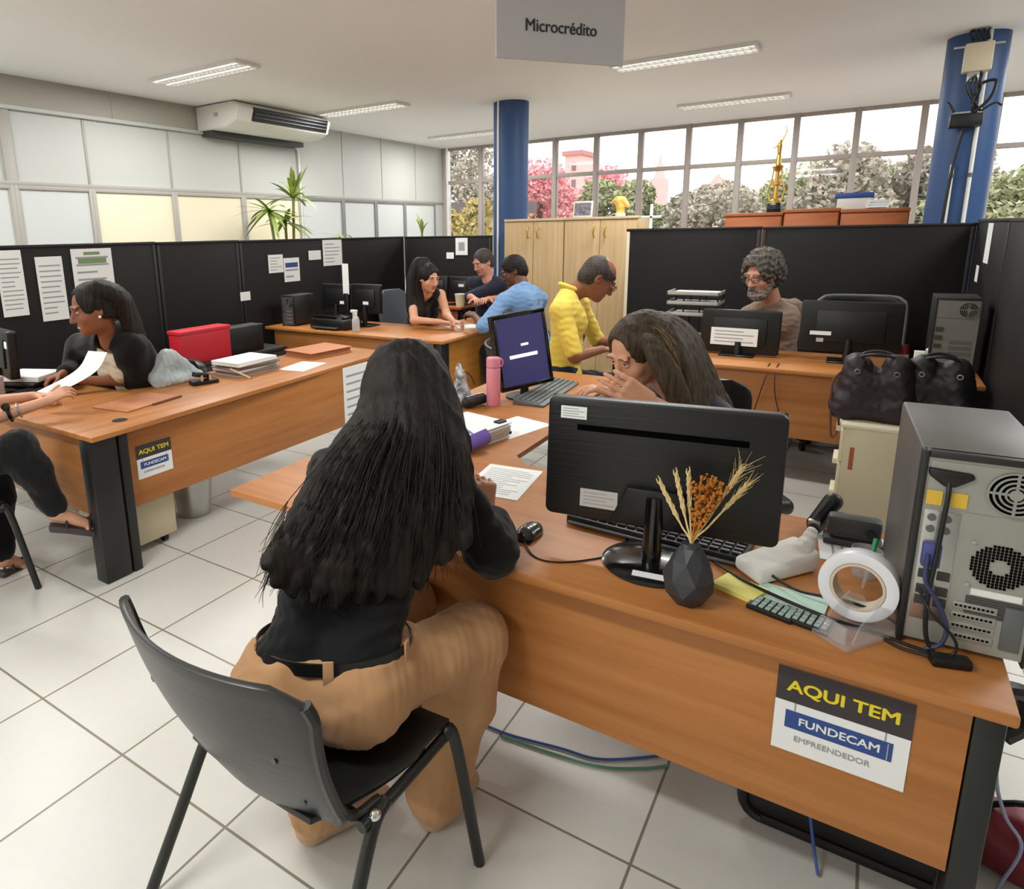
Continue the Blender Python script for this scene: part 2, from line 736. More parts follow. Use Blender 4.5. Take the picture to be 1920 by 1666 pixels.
def head(S, H, fr, s, male):
    r, f, u = fr
    R = [tuple(r), tuple(f), tuple(u)]

    def q(x, y, z):
        return H + (r * x + f * y + u * z) * s

    def E(c, rad, k=.02, sub=False):
        S.el(q(*c), [v * s for v in rad], R, k * s, sub)
    E((0, -.012, .03), (.076, .097, .09))
    E((0, .02, -.03), (.066, .074, .085), .03)
    E((0, .045, -.07), (.045 if male else .038, .045, .04), .03)
    E((0, .072, -.098), (.022 if male else .017, .018, .016), .03)
    for sx in (-1, 1):
        E((sx * .04, .062, -.028), (.024, .022, .024), .02)
        E((sx * .031, .098, .012), (.017, .016, .0125), .012, True)
        E((sx * .031, .086, .03), (.026, .012, .008), .012)
        E((sx * .031, .0865, .0195), (.0165, .0105, .0065), .004)
        E((sx * .031, .0855, .0015), (.0155, .0095, .0045), .004)
        E((sx * .076, -.006, -.005), (.008, .019, .031), .006)
        E((sx * .082, .0, -.003), (.005, .009, .016), .004, True)
        E((sx * .011, .1, -.034), (.009, .01, .008), .006)
    S.rc(q(0, .09, .014), q(0, .113, -.03), .0085 * s, .0125 * s, .012 * s)
    E((0, .089, -.061), (.025, .012, .006), .006)
    E((0, .086, -.072), (.021, .012, .0065), .006)
    E((0, .098, -.0662), (.026, .012, .0016), .003, True)


def face_paint(H, fr, s):
    r, f, u = (np.array(v) for v in fr)

    def paint(c):
        d = (c - np.array(H)) / s
        x, y, z = d @ r, d @ f, d @ u
        mi = np.zeros(len(c), int)
        mi[(np.abs(x) < .025) & (y > .078) & (z < -.055) & (z > -.08 + np.abs(x) * .3)] = 1
        mi[(np.abs(np.abs(x) - .031) < .021) & (y > .06) & (np.abs(z - .034 + .25 * np.abs(np.abs(x) - .03)) < .0034)] = 2
        return mi
    return paint


LIPS = mat('lips', (168, 92, 84), .45)
EYEW = mat('eye_white', (196, 186, 178), .4)
EYED = mat('iris_dark', (36, 24, 18), .2)
BROW = mat('eyebrow', (44, 32, 26), .8)
BROWG = mat('eyebrow_grey', (110, 98, 90), .8)
SKIN1 = skin('warm', (196, 138, 108))
SKIN2 = skin('light', (216, 160, 128))
SKIN3 = skin('brown', (146, 92, 66))
SKIN4 = skin('deep', (104, 66, 50))
SKIN5 = skin('rosy', (206, 148, 124))


def eyes(parent, H, fr, s, gaze=-.3):
    r, f, u = fr
    mb = MB()
    for sx in (-1, 1):
        c = H + (r * (sx * .031) + f * .0795 + u * .0105) * s
        g = (f + u * gaze * .35).normalized()
        mb.mi = 0
        mb.sph(c, .0118 * s, 14)
        mb.mi = 1
        mb.sph(c + g * .0066 * s, .0066 * s, 12)
    return obj('eyes', mb, [EYEW, EYED], parent)


def person(label, J, sk, top=None, legs=None, male=False, hs=1., h=.006, sleeve=1., brow=BROW, hands=None, shoes=None,
           hair=None, eye=True, bulk=1., neckline=.0, topfold=.004, group=None, topname='shirt', toplabel=None, parts_to=None, bare_feet=False, leglabel=None):
    """J: pelvis pel, neck, head, fwd (face), bf (chest direction), then er/el elbows, wr/wl wrists, kr/kl knees, ar/al ankles, fr_/fl toes"""
    pel, nk, hd = V(J['pel']), V(J['neck']), V(J['head'])
    bf = N(J['bf'])
    up = (nk - pel).normalized()
    R = bf.cross(V((0, 0, 1))).normalized()
    F = up.cross(R).normalized()
    g = bulk * (1.08 if male else 1)
    shw = J.get('shw', .185 if male else .16)
    L = (nk - pel).length
    sr = V(J['sr']) if 'sr' in J else nk + R * shw - up * .065
    sl = V(J['sl']) if 'sl' in J else nk - R * shw - up * .065
    er, el, wr, wl = (V(J[k]) for k in ('er', 'el', 'wr', 'wl'))
    hr, hl = pel + R * .088 * g, pel - R * .088 * g
    kr, kl, ar, al = (V(J[k]) for k in ('kr', 'kl', 'ar', 'al'))
    tr = V(J['tr']) if 'tr' in J else ar + bf * .16 - V((0, 0, ar.z - .03))
    tl = V(J['tl']) if 'tl' in J else al + bf * .16 - V((0, 0, al.z - .03))
    fr = head_frame(J['fwd'], J.get('tilt', (0, 0, 1)))
    base = V((pel.x, pel.y, 0))
    T = thing('person', label, 'person', base, 0, group)

    def torso(S, o, k=.05, cutoff=0):
        q = lambda t, x, y: pel + up * (L * t) + R * x * g + F * y * g
        for sx in (-1, 1):
            S.rc(q(0, sx * .085, -.005), q(.06, sx * .075, 0), .098 * g + o, .09 * g + o, k)
            S.rc(q(.05, sx * .075, 0), q(.4, sx * .058, 0), .088 * g + o, .078 * g + o, k)
            S.rc(q(.4, sx * .058, 0), q(.74, sx * .08, .0), .08 * g + o, .09 * g + o, k)
            if not male:
                S.el(q(.66, sx * .068, .075), [.058 + o] * 3, None, .04)
            else:
                S.el(q(.68, sx * .07, .05), [.075 + o, .06 + o, .06 + o], None, .05)
        S.rc(q(.82, -.09, -.01), q(.82, .09, -.01), .07 * g + o, None, k)
        S.rc(sr.lerp(nk, cutoff), nk - up * .02 + R * .03, .05 * g + o, .042 * g + o, k)
        S.rc(sl.lerp(nk, cutoff), nk - up * .02 - R * .03, .05 * g + o, .042 * g + o, k)

    def arms(S, o, f=1., k=.03, flare=0):
        for s_, e_, w_ in ((sr, er, wr), (sl, el, wl)):
            if f <= .5:
                e2 = s_.lerp(e_, f * 2)
                S.rc(s_, e2, .052 * g + o, (.052 - .009 * f * 2) * g + o + flare, k)
            else:
                S.rc(s_, e_, .052 * g + o, .041 * g + o + flare * .5, k)
                S.rc(e_, e_.lerp(w_, f * 2 - 1), .041 * g + o + flare * .5, (.041 - .013 * (f * 2 - 1)) * g + o + flare, k)

    def legsf(S, o, k=.04, wide=0, f=1.):
        for h_, k_, a_ in ((hr, kr, ar), (hl, kl, al)):
            S.rc(h_, k_, .086 * g + o, .058 * g + o + wide * .4, k)
            m = k_.lerp(a_, .35)
            S.rc(k_, m, .056 * g + o + wide * .4, .054 * g + o + wide * .7, k)
            S.rc(m, k_.lerp(a_, f), .054 * g + o + wide * .7, (.036 + (.018 * (1 - f))) * g + o + wide, k)

    # the body
    S = Soft(h)
    torso(S, -.012)
    S.rc(nk - up * .03, hd + (fr[1] * -.02 - fr[2] * .06) * hs, .056 * (1.08 if male else .95) * min(hs, 1.1), .052 * (1.08 if male else .92) * min(hs, 1.1), .03)
    head(S, hd, fr, hs, male)
    arms(S, -.004)
    legsf(S, -.008)
    hands = hands or {}
    for sd, e_, w_ in ((1, er, wr), (-1, el, wl)):
        hp = hands.get(sd, {})
        d = hp.get('d', (w_ - e_).normalized())
        n = hp.get('n', (0, 0, -1))
        hand(S, w_, d, n, sd, hp.get('curl', .35), hp.get('sc', 1.05 if male else .95), hp.get('spread', .06), max(.004, h * .7))
    for a_, t_ in ((ar, tr), (al, tl)):
        S.rc(a_, a_ - (a_ - t_) * .0 + V((0, 0, -.015)), .036, .034, .02)
        S.rc(a_ + V((0, 0, -.025)), t_, .034, .022, .03)
        if bare_feet:
            dd = (t_ - a_)
            dd.z = 0
            dd.normalize()
            sd = dd.cross(V((0, 0, 1)))
            for i in range(5):
                p0 = t_ + sd * (-.03 + .015 * i) + dd * (-.02)
                S.rc(p0, p0 + dd * (.045 - .006 * abs(i - 1.5)) + V((0, 0, -.004)), .0095 if i else .012, .008 if i else .011, .006)
    soft('body', S, [sk, LIPS, brow], T, None, face_paint(hd, fr, hs))
    if eye:
        eyes(T, hd, fr, hs, J.get('gaze', -.3))
    if top:
        S = Soft(h)
        torso(S, .012, cutoff=.42 if sleeve == 0 else 0)
        if sleeve > 0:
            arms(S, .009, sleeve, flare=J.get('flare', 0))
        if not J.get('tuck'):
            S.cut(pel + up * J.get('hem', -.02), -up)
        else:
            S.cut(pel + up * J.get('hem', .1), -V(J.get('wn', up)))
        S.rc(nk + up * (.035 - neckline) + F * .03, nk + up * .2 + F * .05, .058 + neckline * .4, .1, .012, True)
        if neckline > .03:
            S.el(nk - up * neckline * .7 + F * .11, [.05, .06, .07], None, .02, True)
        if sleeve == 0:
            for s_, sd in ((sr, R), (sl, -R)):
                S.el(s_ + sd * .045 - up * .02, [.05, .05, .075], None, .015, True)
        S.fold = lambda P: topfold * wave(P, (18, 18, 26), 3) + topfold * .6 * wave(P, (45, 45, 60), 5)
        soft(topname, S, top, T, toplabel)
    if legs:
        S = Soft(h)
        for sx in (-1, 1):
            S.rc(pel + R * sx * .085 * g, pel + R * sx * .08 * g + up * .12, .114 * g + J.get('tuck', 0), .096 * g + J.get('tuck', 0), .05)
        S.cut(pel + up * J.get('waist', .14), V(J.get('wn', up)))
        legsf(S, .014, wide=J.get('wide', .004), f=J.get('legf', .94))
        S.fold = lambda P: .005 * wave(P, (26, 26, 16), 8) + .003 * wave(P, (60, 60, 40), 9)
        soft('trousers', S, legs, T, leglabel)
    if shoes:
        for a_, t_ in ((ar, tr), (al, tl)):
            S = Soft(.005)
            z = min(t_.z, a_.z) - .03
            S.rc(V((a_.x, a_.y, a_.z - .035)), t_, .044, .034, .03)
            S.rc(a_ + V((0, 0, -.03)), a_ + V((0, 0, .0)), .042, .044, .02)
            S.cut(V((a_.x, a_.y, z - .005)), V((0, 0, -1)))
            soft('shoe', S, shoes, T)
    J['_'] = dict(T=T, fr=fr, R=R, F=F, up=up, sr=sr, sl=sl, nk=nk, hd=hd, pel=pel, hs=hs)
    if hair:
        hair(T, J['_'])
    return T


def cap(S, d, o=.01, line=.03, back=-.07, k=.02):
    """hair over the skull, open at the face"""
    r, f, u = d['fr']
    s = d['hs']
    R = [tuple(r), tuple(f), tuple(u)]
    q = lambda x, y, z: d['hd'] + (r * x + f * y + u * z) * s
    S.el(q(0, -.014, .032), [(.078 + o) * s, (.1 + o) * s, (.09 + o) * s], R, k)
    S.el(q(0, -.04, -.02), [(.07 + o) * s, (.07 + o) * s, (.075 + o * .5) * s], R, k)
    S.el(q(0, .105, -.035 + line), [.064 * s, .07 * s, .085 * s], R, .012, True)
    for sx in (-1, 1):
        S.el(q(sx * .085, .015, -.045), [.03 * s, .03 * s, .045 * s], R, .012, True)
    S.cut(q(0, 0, back), -u + f * .25)


def short_hair(m, o=.008, line=.035, rough=.003, back=-.075, dens=120):
    def fn(T, d):
        S = Soft(.005)
        cap(S, d, o, line, back)
        S.fold = lambda P: rough * wave(P, (dens, dens, dens), 2)
        soft('hair', S, m, T)
    return fn


def strands(mb, paths, r, n=4):
    for p in paths:
        mb.tube(p, r, n, True, r * .35)


def glasses(T, d, m):
    r, f, u = d['fr']
    s = d['hs']
    q = lambda x, y, z: d['hd'] + (r * x + f * y + u * z) * s
    mb = MB()
    for sx in (-1, 1):
        c = q(sx * .033, .112, .008)
        pts = [c + (r * (math.cos(a) * .026) + u * (math.sin(a) * .018)) * s for a in [2 * PI * i / 14 for i in range(15)]]
        mb.tube(pts, .0022 * s, 6, False)
        mb.tube([q(sx * .06, .11, .014), q(sx * .082, .05, .012), q(sx * .084, -.005, .008)], .0022 * s, 6, False)
    mb.tube([q(-.008, .114, .012), q(.008, .114, .012)], .0022 * s, 6, False)
    return obj('glasses', mb, m, T)

# ============================================================ THE ROOM
ZC = 3.0
YW, XW = 6.3, 10.1          # panelled wall, window wall
X0, Y0 = -4.2, -6.2


def floor_mat():
    m = bpy.data.materials.new('floor_tiles')
    m.use_nodes = True
    nt = m.node_tree
    b = nt.nodes['Principled BSDF']
    g = nt.nodes.new('ShaderNodeNewGeometry')
    mp = nt.nodes.new('ShaderNodeMapping')
    k = 1 / .494
    mp.inputs['Scale'].default_value = (k, k, k)
    mp.inputs['Location'].default_value = (-1.442 * k, -.854 * k, 0)
    nt.links.new(g.outputs['Position'], mp.inputs['Vector'])
    br = nt.nodes.new('ShaderNodeTexBrick')
    br.offset = 0
    br.squash = 1
    br.inputs['Scale'].default_value = 1
    br.inputs['Brick Width'].default_value = 1
    br.inputs['Row Height'].default_value = 1
    br.inputs['Mortar Size'].default_value = .0085
    br.inputs['Mortar Smooth'].default_value = .15
    br.inputs['Color1'].default_value = rgb(218, 215, 208)
    br.inputs['Color2'].default_value = rgb(213, 210, 203)
    br.inputs['Mortar'].default_value = rgb(134, 126, 110)
    nt.links.new(mp.outputs['Vector'], br.inputs['Vector'])
    nz = nt.nodes.new('ShaderNodeTexNoise')
    nz.inputs['Scale'].default_value = 22
    nt.links.new(g.outputs['Position'], nz.inputs['Vector'])
    mx = nt.nodes.new('ShaderNodeMix')
    mx.data_type = 'RGBA'
    mx.blend_type = 'MULTIPLY'
    mx.inputs[0].default_value = .08
    nt.links.new(br.outputs['Color'], mx.inputs[6])
    nt.links.new(nz.outputs['Color'], mx.inputs[7])
    nt.links.new(mx.outputs[2], b.inputs['Base Color'])
    b.inputs['Roughness'].default_value = .34
    b.inputs['Specular IOR Level'].default_value = .38
    bp = nt.nodes.new('ShaderNodeBump')
    bp.inputs['Strength'].default_value = .4
    bp.inputs['Distance'].default_value = .003
    bp.invert = True
    nt.links.new(br.outputs['Fac'], bp.inputs['Height'])
    nt.links.new(bp.outputs['Normal'], b.inputs['Normal'])
    return m


def glass_mat():
    m = bpy.data.materials.new('window_glass')
    m.use_nodes = True
    nt = m.node_tree
    nt.nodes.remove(nt.nodes['Principled BSDF'])
    out = nt.nodes['Material Output']
    t = nt.nodes.new('ShaderNodeBsdfTransparent')
    t.inputs['Color'].default_value = (.95, .93, .93, 1)
    gl = nt.nodes.new('ShaderNodeBsdfGlossy')
    gl.inputs['Roughness'].default_value = .03
    fz = nt.nodes.new('ShaderNodeFresnel')
    fz.inputs['IOR'].default_value = 1.45
    mx = nt.nodes.new('ShaderNodeMixShader')
    nt.links.new(fz.outputs['Fac'], mx.inputs['Fac'])
    nt.links.new(t.outputs[0], mx.inputs[1])
    nt.links.new(gl.outputs[0], mx.inputs[2])
    nt.links.new(mx.outputs[0], out.inputs['Surface'])
    return m


GLASS = glass_mat()
struct(obj('floor', MB().box(X0, XW + .2, Y0, YW + .2, -.12, 0), floor_mat()))
struct(obj('ceiling', MB().box(X0, XW + .2, Y0, YW + .2, ZC, ZC + .12), CEIL))
struct(obj('wall_left', MB().box(X0, XW + .2, YW, YW + .15, 0, ZC), PANEL))
struct(obj('wall_right', MB().box(X0, XW + .2, Y0 - .15, Y0, 0, ZC), WALL))
struct(obj('wall_back', MB().box(X0 - .15, X0, Y0, YW, 0, ZC), WALL))
struct(obj('wall_front', MB().box(XW - .02, XW + .18, Y0, YW, 0, .95), WALL))
# panelled wall: band, rails, joints, glazed lower row
JX = [2.985 - .95 * 2, 2.985 - .95, 2.985, 3.69, 4.6, 5.55, 6.5]
struct(obj('trim_1', MB().box(X0, 6.3, YW - .012, YW, 2.745, ZC), BANDM, bevel=.002))
struct(obj('trim_2', MB().box(X0, 6.5, YW - .045, YW, 2.715, 2.75), PANEL, bevel=.006))
struct(obj('trim_3', MB().box(X0, XW - .02, YW - .03, YW, 2.09, 2.125), ALU, bevel=.004))
n = 4
for x in JX:
    w = .045 if abs(x - 2.985) < .01 else .012
    struct(obj('trim_%d' % n, MB().box(x - w, x + w, YW - .028 if w > .02 else YW - .008, YW, 2.125 if w < .02 else 0, 2.715), ALU, bevel=.003))
    n += 1
for x in (4.0, 5.0):
    struct(obj('trim_%d' % n, MB().box(x - .006, x + .006, YW - .018, YW - .011, 2.75, ZC), ALU))
    n += 1
for x in (7.4, 8.3, 9.2):
    struct(obj('trim_%d' % n, MB().box(x - .005, x + .005, YW - .006, YW, 2.125, ZC), ALU))
    n += 1
struct(obj('trim_%d' % n, MB().box(XW - .09, XW - .03, YW - .06, YW, 0, ZC), MULL, bevel=.004))
n += 1
wn = 1
edges = [1.085, 2.035, 2.985, 3.69, 4.6, 5.55, 6.5, 7.35, 8.1, 8.85, 9.75]
for a, b in zip(edges, edges[1:]):
    wk = struct(bpy.data.objects.new('window_%d' % wn, None))
    COL.objects.link(wk)
    WM[wk.name] = Matrix()
    fm = MB()
    fm.box(a, a + .035, YW - .032, YW, .9, 2.09).box(b - .035, b, YW - .032, YW, .9, 2.09)
    fm.box(a + .035, b - .035, YW - .032, YW, .9, .94).box(a + .035, b - .035, YW - .032, YW, 2.055, 2.09)
    obj('frame', fm, ALU if b < 7 else mat('door_frame_grey', (122, 124, 124), .5), wk, .003)
    obj('pane', MB().box(a + .035, b - .035, YW - .014, YW - .006, .94, 2.055), CREAM if 3.6 < b < 6.6 and a > 3.6 else FROST, wk)
    wn += 1
# window wall, one window to a bay
ys = [6.24 - .661 * i for i in range(17)]
for i, (a, b) in enumerate(zip(ys, ys[1:])):
    wk = struct(bpy.data.objects.new('window_%d' % wn, None))
    COL.objects.link(wk)
    WM[wk.name] = Matrix()
    fm = MB()
    fm.box(XW - .05, XW + .05, b - .035, b + .035, .95, ZC)
    for z in (1.02, 1.68, 2.435, 2.985):
        if z != 1.68:
            fm.box(XW - .04, XW + .04, b + .035, a - .035, z - .028, z + .028)
    obj('frame', fm, MULL, wk, .004)
    obj('pane', MB().box(XW - .004, XW + .004, b + .035, a - .035, .98, 2.96), GLASS, wk)
    wn += 1
struct(obj('trim_%d' % n, MB().box(XW - .05, XW + .05, Y0, ys[-1] - .035, .95, ZC), WALL))
n += 1
# columns
for i, (cx, cy) in enumerate(((7.03, 3.5), (6.93, -.53))):
    c = struct(obj('column', MB().cyl((cx, cy, 0), (cx, cy, ZC), .195, None, 40), BLUE))
t = thing('conduit', 'thin white conduit up the blue column behind the pale cupboards', 'conduit', (6.85, 3.58, 0))
q = V((7.03, 3.5, 0)) + V((-.9, .30, 0)).normalized() * .2
obj('pipe', MB().cyl(q, q + V((0, 0, ZC)), .012, None, 10), WHITE, t)
d2 = []
for k, (off, zb, lab) in enumerate(((-.075, 1.2, 'white conduit on the right-hand blue column, reaching all the way to the ceiling'), (.02, 1.2, 'short white conduit on the right-hand blue column, ending below the black box'))):
    q = V((6.93, -.53, 0)) + V((-.97, .05 + off * 4 if k == 0 else .32, 0)).normalized() * .205
    t = thing('conduit', lab, 'conduit', q)
    obj('pipe', MB().cyl(q + V((0, 0, .2)), q + V((0, 0, ZC if k == 0 else 2.05)), .014, None, 10), WHITE, t)
    for z in (.8, 1.5, 1.95):
        obj('clamp', MB().cyl(q + V((0, 0, z)), q + V((0, 0, z + .03)), .019, None, 10), GREY, t)
c0 = V((6.72, -.5, 0))
t = thing('junction_box', 'beige junction box with dark wires high on the right-hand blue column', 'box', c0 + V((0, 0, 2.75)))
obj('housing', MB().obox(c0 + V((-.05, -.02, 2.80)), (.1, .17, .2), Matrix()), BEIGEL, t, .01)
obj('bracket', MB().box(c0.x - .02, c0.x + .0, c0.y - .17, c0.y + .13, 2.885, 2.9).box(c0.x - .09, c0.x - .03, c0.y - .04, c0.y + .03, 2.63, 2.70), METAL, t, .003)
for k in range(4):
    mb = MB()
    mb.tube([c0 + V((-.06, .02 - .03 * k, 2.92)), c0 + V((-.1, .05 - .035 * k, 2.97)), c0 + V((-.02, .02 - .03 * k, 3.0))], .008)
    mb.tube([c0 + V((-.06, .0 - .02 * k, 2.71)), c0 + V((-.09 - .01 * k, -.06 + .03 * k, 2.6)), c0 + V((-.06, -.02 - .02 * k, 2.42))], .007)
    obj('wire', mb, CABLE, t)
t = thing('network_switch', 'small black box with a loop of cable on the right-hand blue column', 'box', c0 + V((0, 0, 2.3)))
obj('housing', MB().obox(c0 + V((-.05, -.0, 2.36)), (.12, .2, .09), Matrix()), BLACK, t, .008)
obj('plate', MB().obox(c0 + V((-.06, .03, 2.415)), (.08, .1, .012), Matrix()), METAL, t)
mb = MB().tube([c0 + V((-.08, -.03, 2.4)), c0 + V((-.12, -.12, 2.5)), c0 + V((-.1, -.14, 2.62)), c0 + V((-.08, -.05, 2.6)), c0 + V((-.09, -.02, 2.48))], .011)
mb.tube([c0 + V((-.08, .06, 2.4)), c0 + V((-.1, .1, 2.46)), c0 + V((-.04, .12, 2.5))], .009)
mb.tube([c0 + V((-.08, -.08, 2.42)), c0 + V((-.06, -.16, 2.47)), c0 + V((-.04, -.2, 2.45))], .008)
mb.tube([c0 + V((-.06, .0, 2.33)), c0 + V((-.035, .03, 2.1)), c0 + V((-.03, .05, 1.7)), c0 + V((-.02, .05, 1.2))], .011)
obj('cable', mb, CABLE, t)

# ceiling lights
lamps = [(4.03, 4.96, 'fluorescent ceiling light above the white wall panels, nearest the air conditioner', 1), (6.12, 1.47, 'fluorescent ceiling light just to the right of the hanging sign', 1),
         (6.23, 4.98, 'fluorescent ceiling light right of the air conditioner', 1), (8.53, 1.47, 'fluorescent ceiling light close to the windows, between the blue columns', 1),
         (8.78, 5.1, 'fluorescent ceiling light in the far corner, left of the blue column', 1)]
for x, y, lab, vis in lamps:
    t = thing('ceiling_light', lab, 'ceiling light', (x, y, ZC), 0, 'recessed fluorescent ceiling lights')
    m = lmb(t)
    a, b = .135, .58
    m.box(-a, -a + .015, -b, b, -.03, 0).box(a - .015, a, -b, b, -.03, 0).box(-a + .015, a - .015, -b, -b + .02, -.03, 0).box(-a + .015, a - .015, b - .02, b, -.03, 0)
    m.box(-.012, .012, -b + .02, b - .02, -.03, -.002)
    obj('housing', m, WHITE, t, .002)
    for u0, u1 in ((-a + .016, -.013), (.013, a - .016)):
        m = lmb(t)
        for k in range(19):
            yy = -b + .06 + k * .057
            m.box(u0, u1, yy - .002, yy + .002, -.028, -.006)
        obj('louver', m, LOUV, t)
    for sx in (-.066, .066):
        m = lmb(t)
        m.cyl((sx, -b + .03, -.012), (sx, b - .03, -.012), .0085, None, 10)
        obj('tube', m, TUBE, t)

# air conditioner
t = thing('air_conditioner', 'long white ceiling air conditioner with black outlet slats on the wall', 'air conditioner', (6.0, 5.9, 2.9))
yb, yf = YW - .02, 5.62
prof = [(yb, 2.99), (yf + .06, 2.99), (yf, 2.93), (yf + .05, 2.80), (yf + .2, 2.745), (yb, 2.745)]
xa, xb = 4.98, 6.42
obj('body', MB().prism([(xa, y, z) for y, z in prof], (xb - xa, 0, 0)), WHITE, t, .012)
mb = MB().prism([(xa + .22, yf - .004, 2.945), (xa + .22, yf + .035, 2.81), (xa + .22, yf + .05, 2.82), (xa + .22, yf + .02, 2.95)], (xb - xa - .27, 0, 0))
obj('outlet', mb, BLACK, t)
mb = MB()
for k in range(3):
    z = 2.845 + .035 * k
    y = yf + .012 - .012 * (k - 1)
    mb.box(xa + .23, xb - .06, y - .018, y - .008, z - .004, z + .004)
obj('slat', mb, DGREY, t)
obj('side_panel', MB().prism([(xa - .008, y * .96 + .04 * 5.95, z * .94 + .06 * 2.87) for y, z in prof], (.012, 0, 0)), OFFW, t, .004)
obj('badge', MB().box(xa - .012, xa - .006, 5.92, 5.98, 2.86, 2.9), INK, t)
obj('drain_tray', MB().box(xa + .05, xb + .02, YW - .2, YW - .02, 2.69, 2.745), DGREY, t, .008)
obj('drain_pipe', MB().tube([V((xb - .02, YW - .08, 2.70)), V((xb + .05, YW - .06, 2.68)), V((xb + .08, YW - .04, 2.6)), V((xb + .08, YW - .04, 2.2)), V((xb + .08, YW - .04, 1.0))], .012), WHITE, t)

# hanging sign
a, b = at(931, 107, 'z', 2.3), at(1168, 124.5, 'z', 2.3)
rt = (b - a).normalized()
nm = rt.cross(V((0, 0, 1)))
t = thing('hanging_sign', 'white sign reading Microcrédito hanging from the ceiling', 'sign', (a + b) / 2)
Hh = .36
mb = MB().prism([a, b, b + V((0, 0, Hh)), a + V((0, 0, Hh))], -nm * .012)
obj('board', mb, mat('sign_board', (186, 183, 184), .35, coat=.1), t)
p = D(1053, 54, (a - EYE).dot(CF))
# text on the board plane
pt = EYE + _ray(1053, 53) * ((a - EYE).dot(nm) / _ray(1053, 53).dot(nm)) + nm * .001
text('lettering', 'Microcrédito', .066, INKD, t, pt, rt, (0, 0, 1), off=.018, sx=.97)
for e in (.08, .92):
    q = a.lerp(b, e) + V((0, 0, Hh))
    obj('wire', MB().cyl(q - nm * .006, V((q.x, q.y, ZC)) - nm * .006, .002, None, 6), METAL, t)

# dividers
def divider(lab, p0, p1, z1, posts=(1, 1)):
    p0, p1 = V((*p0, 0)), V((*p1, 0))
    d = (p1 - p0).normalized()
    nn = d.cross(V((0, 0, 1)))
    t = thing('office_divider', lab, 'partition', (p0 + p1) / 2, 0, 'black office dividers')
    R = Matrix((d, nn, V((0, 0, 1)))).transposed()
    L = (p1 - p0).length
    c = (p0 + p1) / 2
    obj('panel', MB().obox(c + V((0, 0, z1 / 2)), (L - .012, .04, z1 - .04), R), DIVIDER, t, .004)
    obj('top_rail', MB().obox(c + V((0, 0, z1 - .01)), (L - .006, .05, .022), R), RAIL, t, .003)
    for e, p in zip(posts, (p0 + d * .02, p1 - d * .02)):
        if e:
            obj('post', MB().obox(p + V((0, 0, z1 / 2 - .012)), (.03, .048, z1 - .024), R), RAIL if e == 1 else BEIGEL, t, .003)
    return t


PY = 5.0
divider('black office divider with three printed sheets pinned up, behind the person in the black cardigan', (1.9, PY), (3.42, PY), 1.585)
divider('black office divider behind the red box', (3.42, PY), (4.3, PY), 1.58)
divider('black office divider with small papers pinned above the pair of dark monitors', (4.3, PY), (5.75, PY), 1.575)
divider('bare black office divider behind the person in the sleeveless top', (5.75, PY), (6.98, PY), 1.57)
divider('black office divider behind the person in navy, ending at a blue column', (7.0, PY - .03), (7.0, 3.72), 1.565)
RX = 6.3
divider('black office divider beside the pale cupboards, with a beige edge', (RX, 1.925), (RX, .78), 1.608, (2, 1))
divider('black office divider behind the larger of the far-right monitors', (RX, .78), (RX, -.63), 1.605)
divider('black side divider at the right edge carrying two white strips', (RX + .03, -.655), (4.95, -.655), 1.63)
divider('black side divider running out of the photo at the right edge', (4.95, -.655), (3.5, -.655), 1.63)


# ============================================================ DESKS
def desk(lab, poly, zt, tops, parts, grain):
    t = thing('desk', lab, 'desk', (poly[0][0], poly[0][1], 0), 0, 'orange laminate office desks')
    mb = MB().prism([(x, y, zt - .027) for x, y in poly], (0, 0, .027))
    obj('worktop', mb, grain, t, .006)
    for nme, bx, m, bv in parts:
        mb = MB()
        for b in bx:
            mb.box(*b)
        obj(nme, mb, m, t, bv)
    return t


def legpost(x0, x1, y0, y1, z1=.713):
    """a grooved sheet-metal post on a flat foot"""
    gx = x0 + (x1 - x0) * .72
    return ('leg', [(x0, gx - .006, y0, y1, 0, z1), (gx + .006, x1, y0, y1, 0, z1), (gx - .006, gx + .006, y0 + .012, y1 - .012, 0, z1)], STEELB, .006)


FD = desk('wide desk in the foreground with the big monitor and computer tower on it',
          [(1.44, -.315), (2.2, -.315), (2.2, 1.02), (2.28, 1.1), (3.85, 1.1), (3.85, 1.82), (1.44, 1.82)], .74, None,
          [('front_panel', [(1.5, 1.518, -.26, 1.12, .305, .713)], WOOD_Y, .002),
           legpost(1.5, 1.62, -.312, -.262), ('leg', [(1.5, 1.62, 1.12, 1.17, 0, .713)], STEELB, .006), ('leg', [(3.7, 3.8, 1.4, 1.5, 0, .713)], STEELB, .006),
           ('side_panel', [(1.7, 2.1, -.305, -.287, .4, .713)], WOOD_X, .002)], WOOD_Y)
mb = MB().tube([V((1.62, -.3, .68)), V((1.66, -.36, .66)), V((1.68, -.37, .58)), V((1.66, -.34, .55))], .018)
obj('hook', mb, BLACK, FD)
LD = desk('desk on the left carrying folders and papers, with a small sign on its front',
          [(1.53, 2.857), (3.95, 2.99), (3.95, 3.6), (2.2, 3.6), (2.15, 3.65), (2.15, 4.75), (1.53, 4.75)], .74, None,
          [('front_panel', [(1.665, 3.88, 2.955, 2.973, .3, .713)], WOOD_X, .002),
           ('side_panel', [(1.585, 1.603, 3.0, 4.6, .3, .713)], WOOD_Y, .002),
           legpost(1.53, 1.72, 2.885, 2.975), ('leg', [(3.78, 3.9, 3.06, 3.14, 0, .713)], STEELB, .006)], WOOD_X)
obj('cable_grommet', MB().cyl((1.77, 3.02, .738), (1.77, 3.02, .7415), .036, None, 24), BLACK, LD)
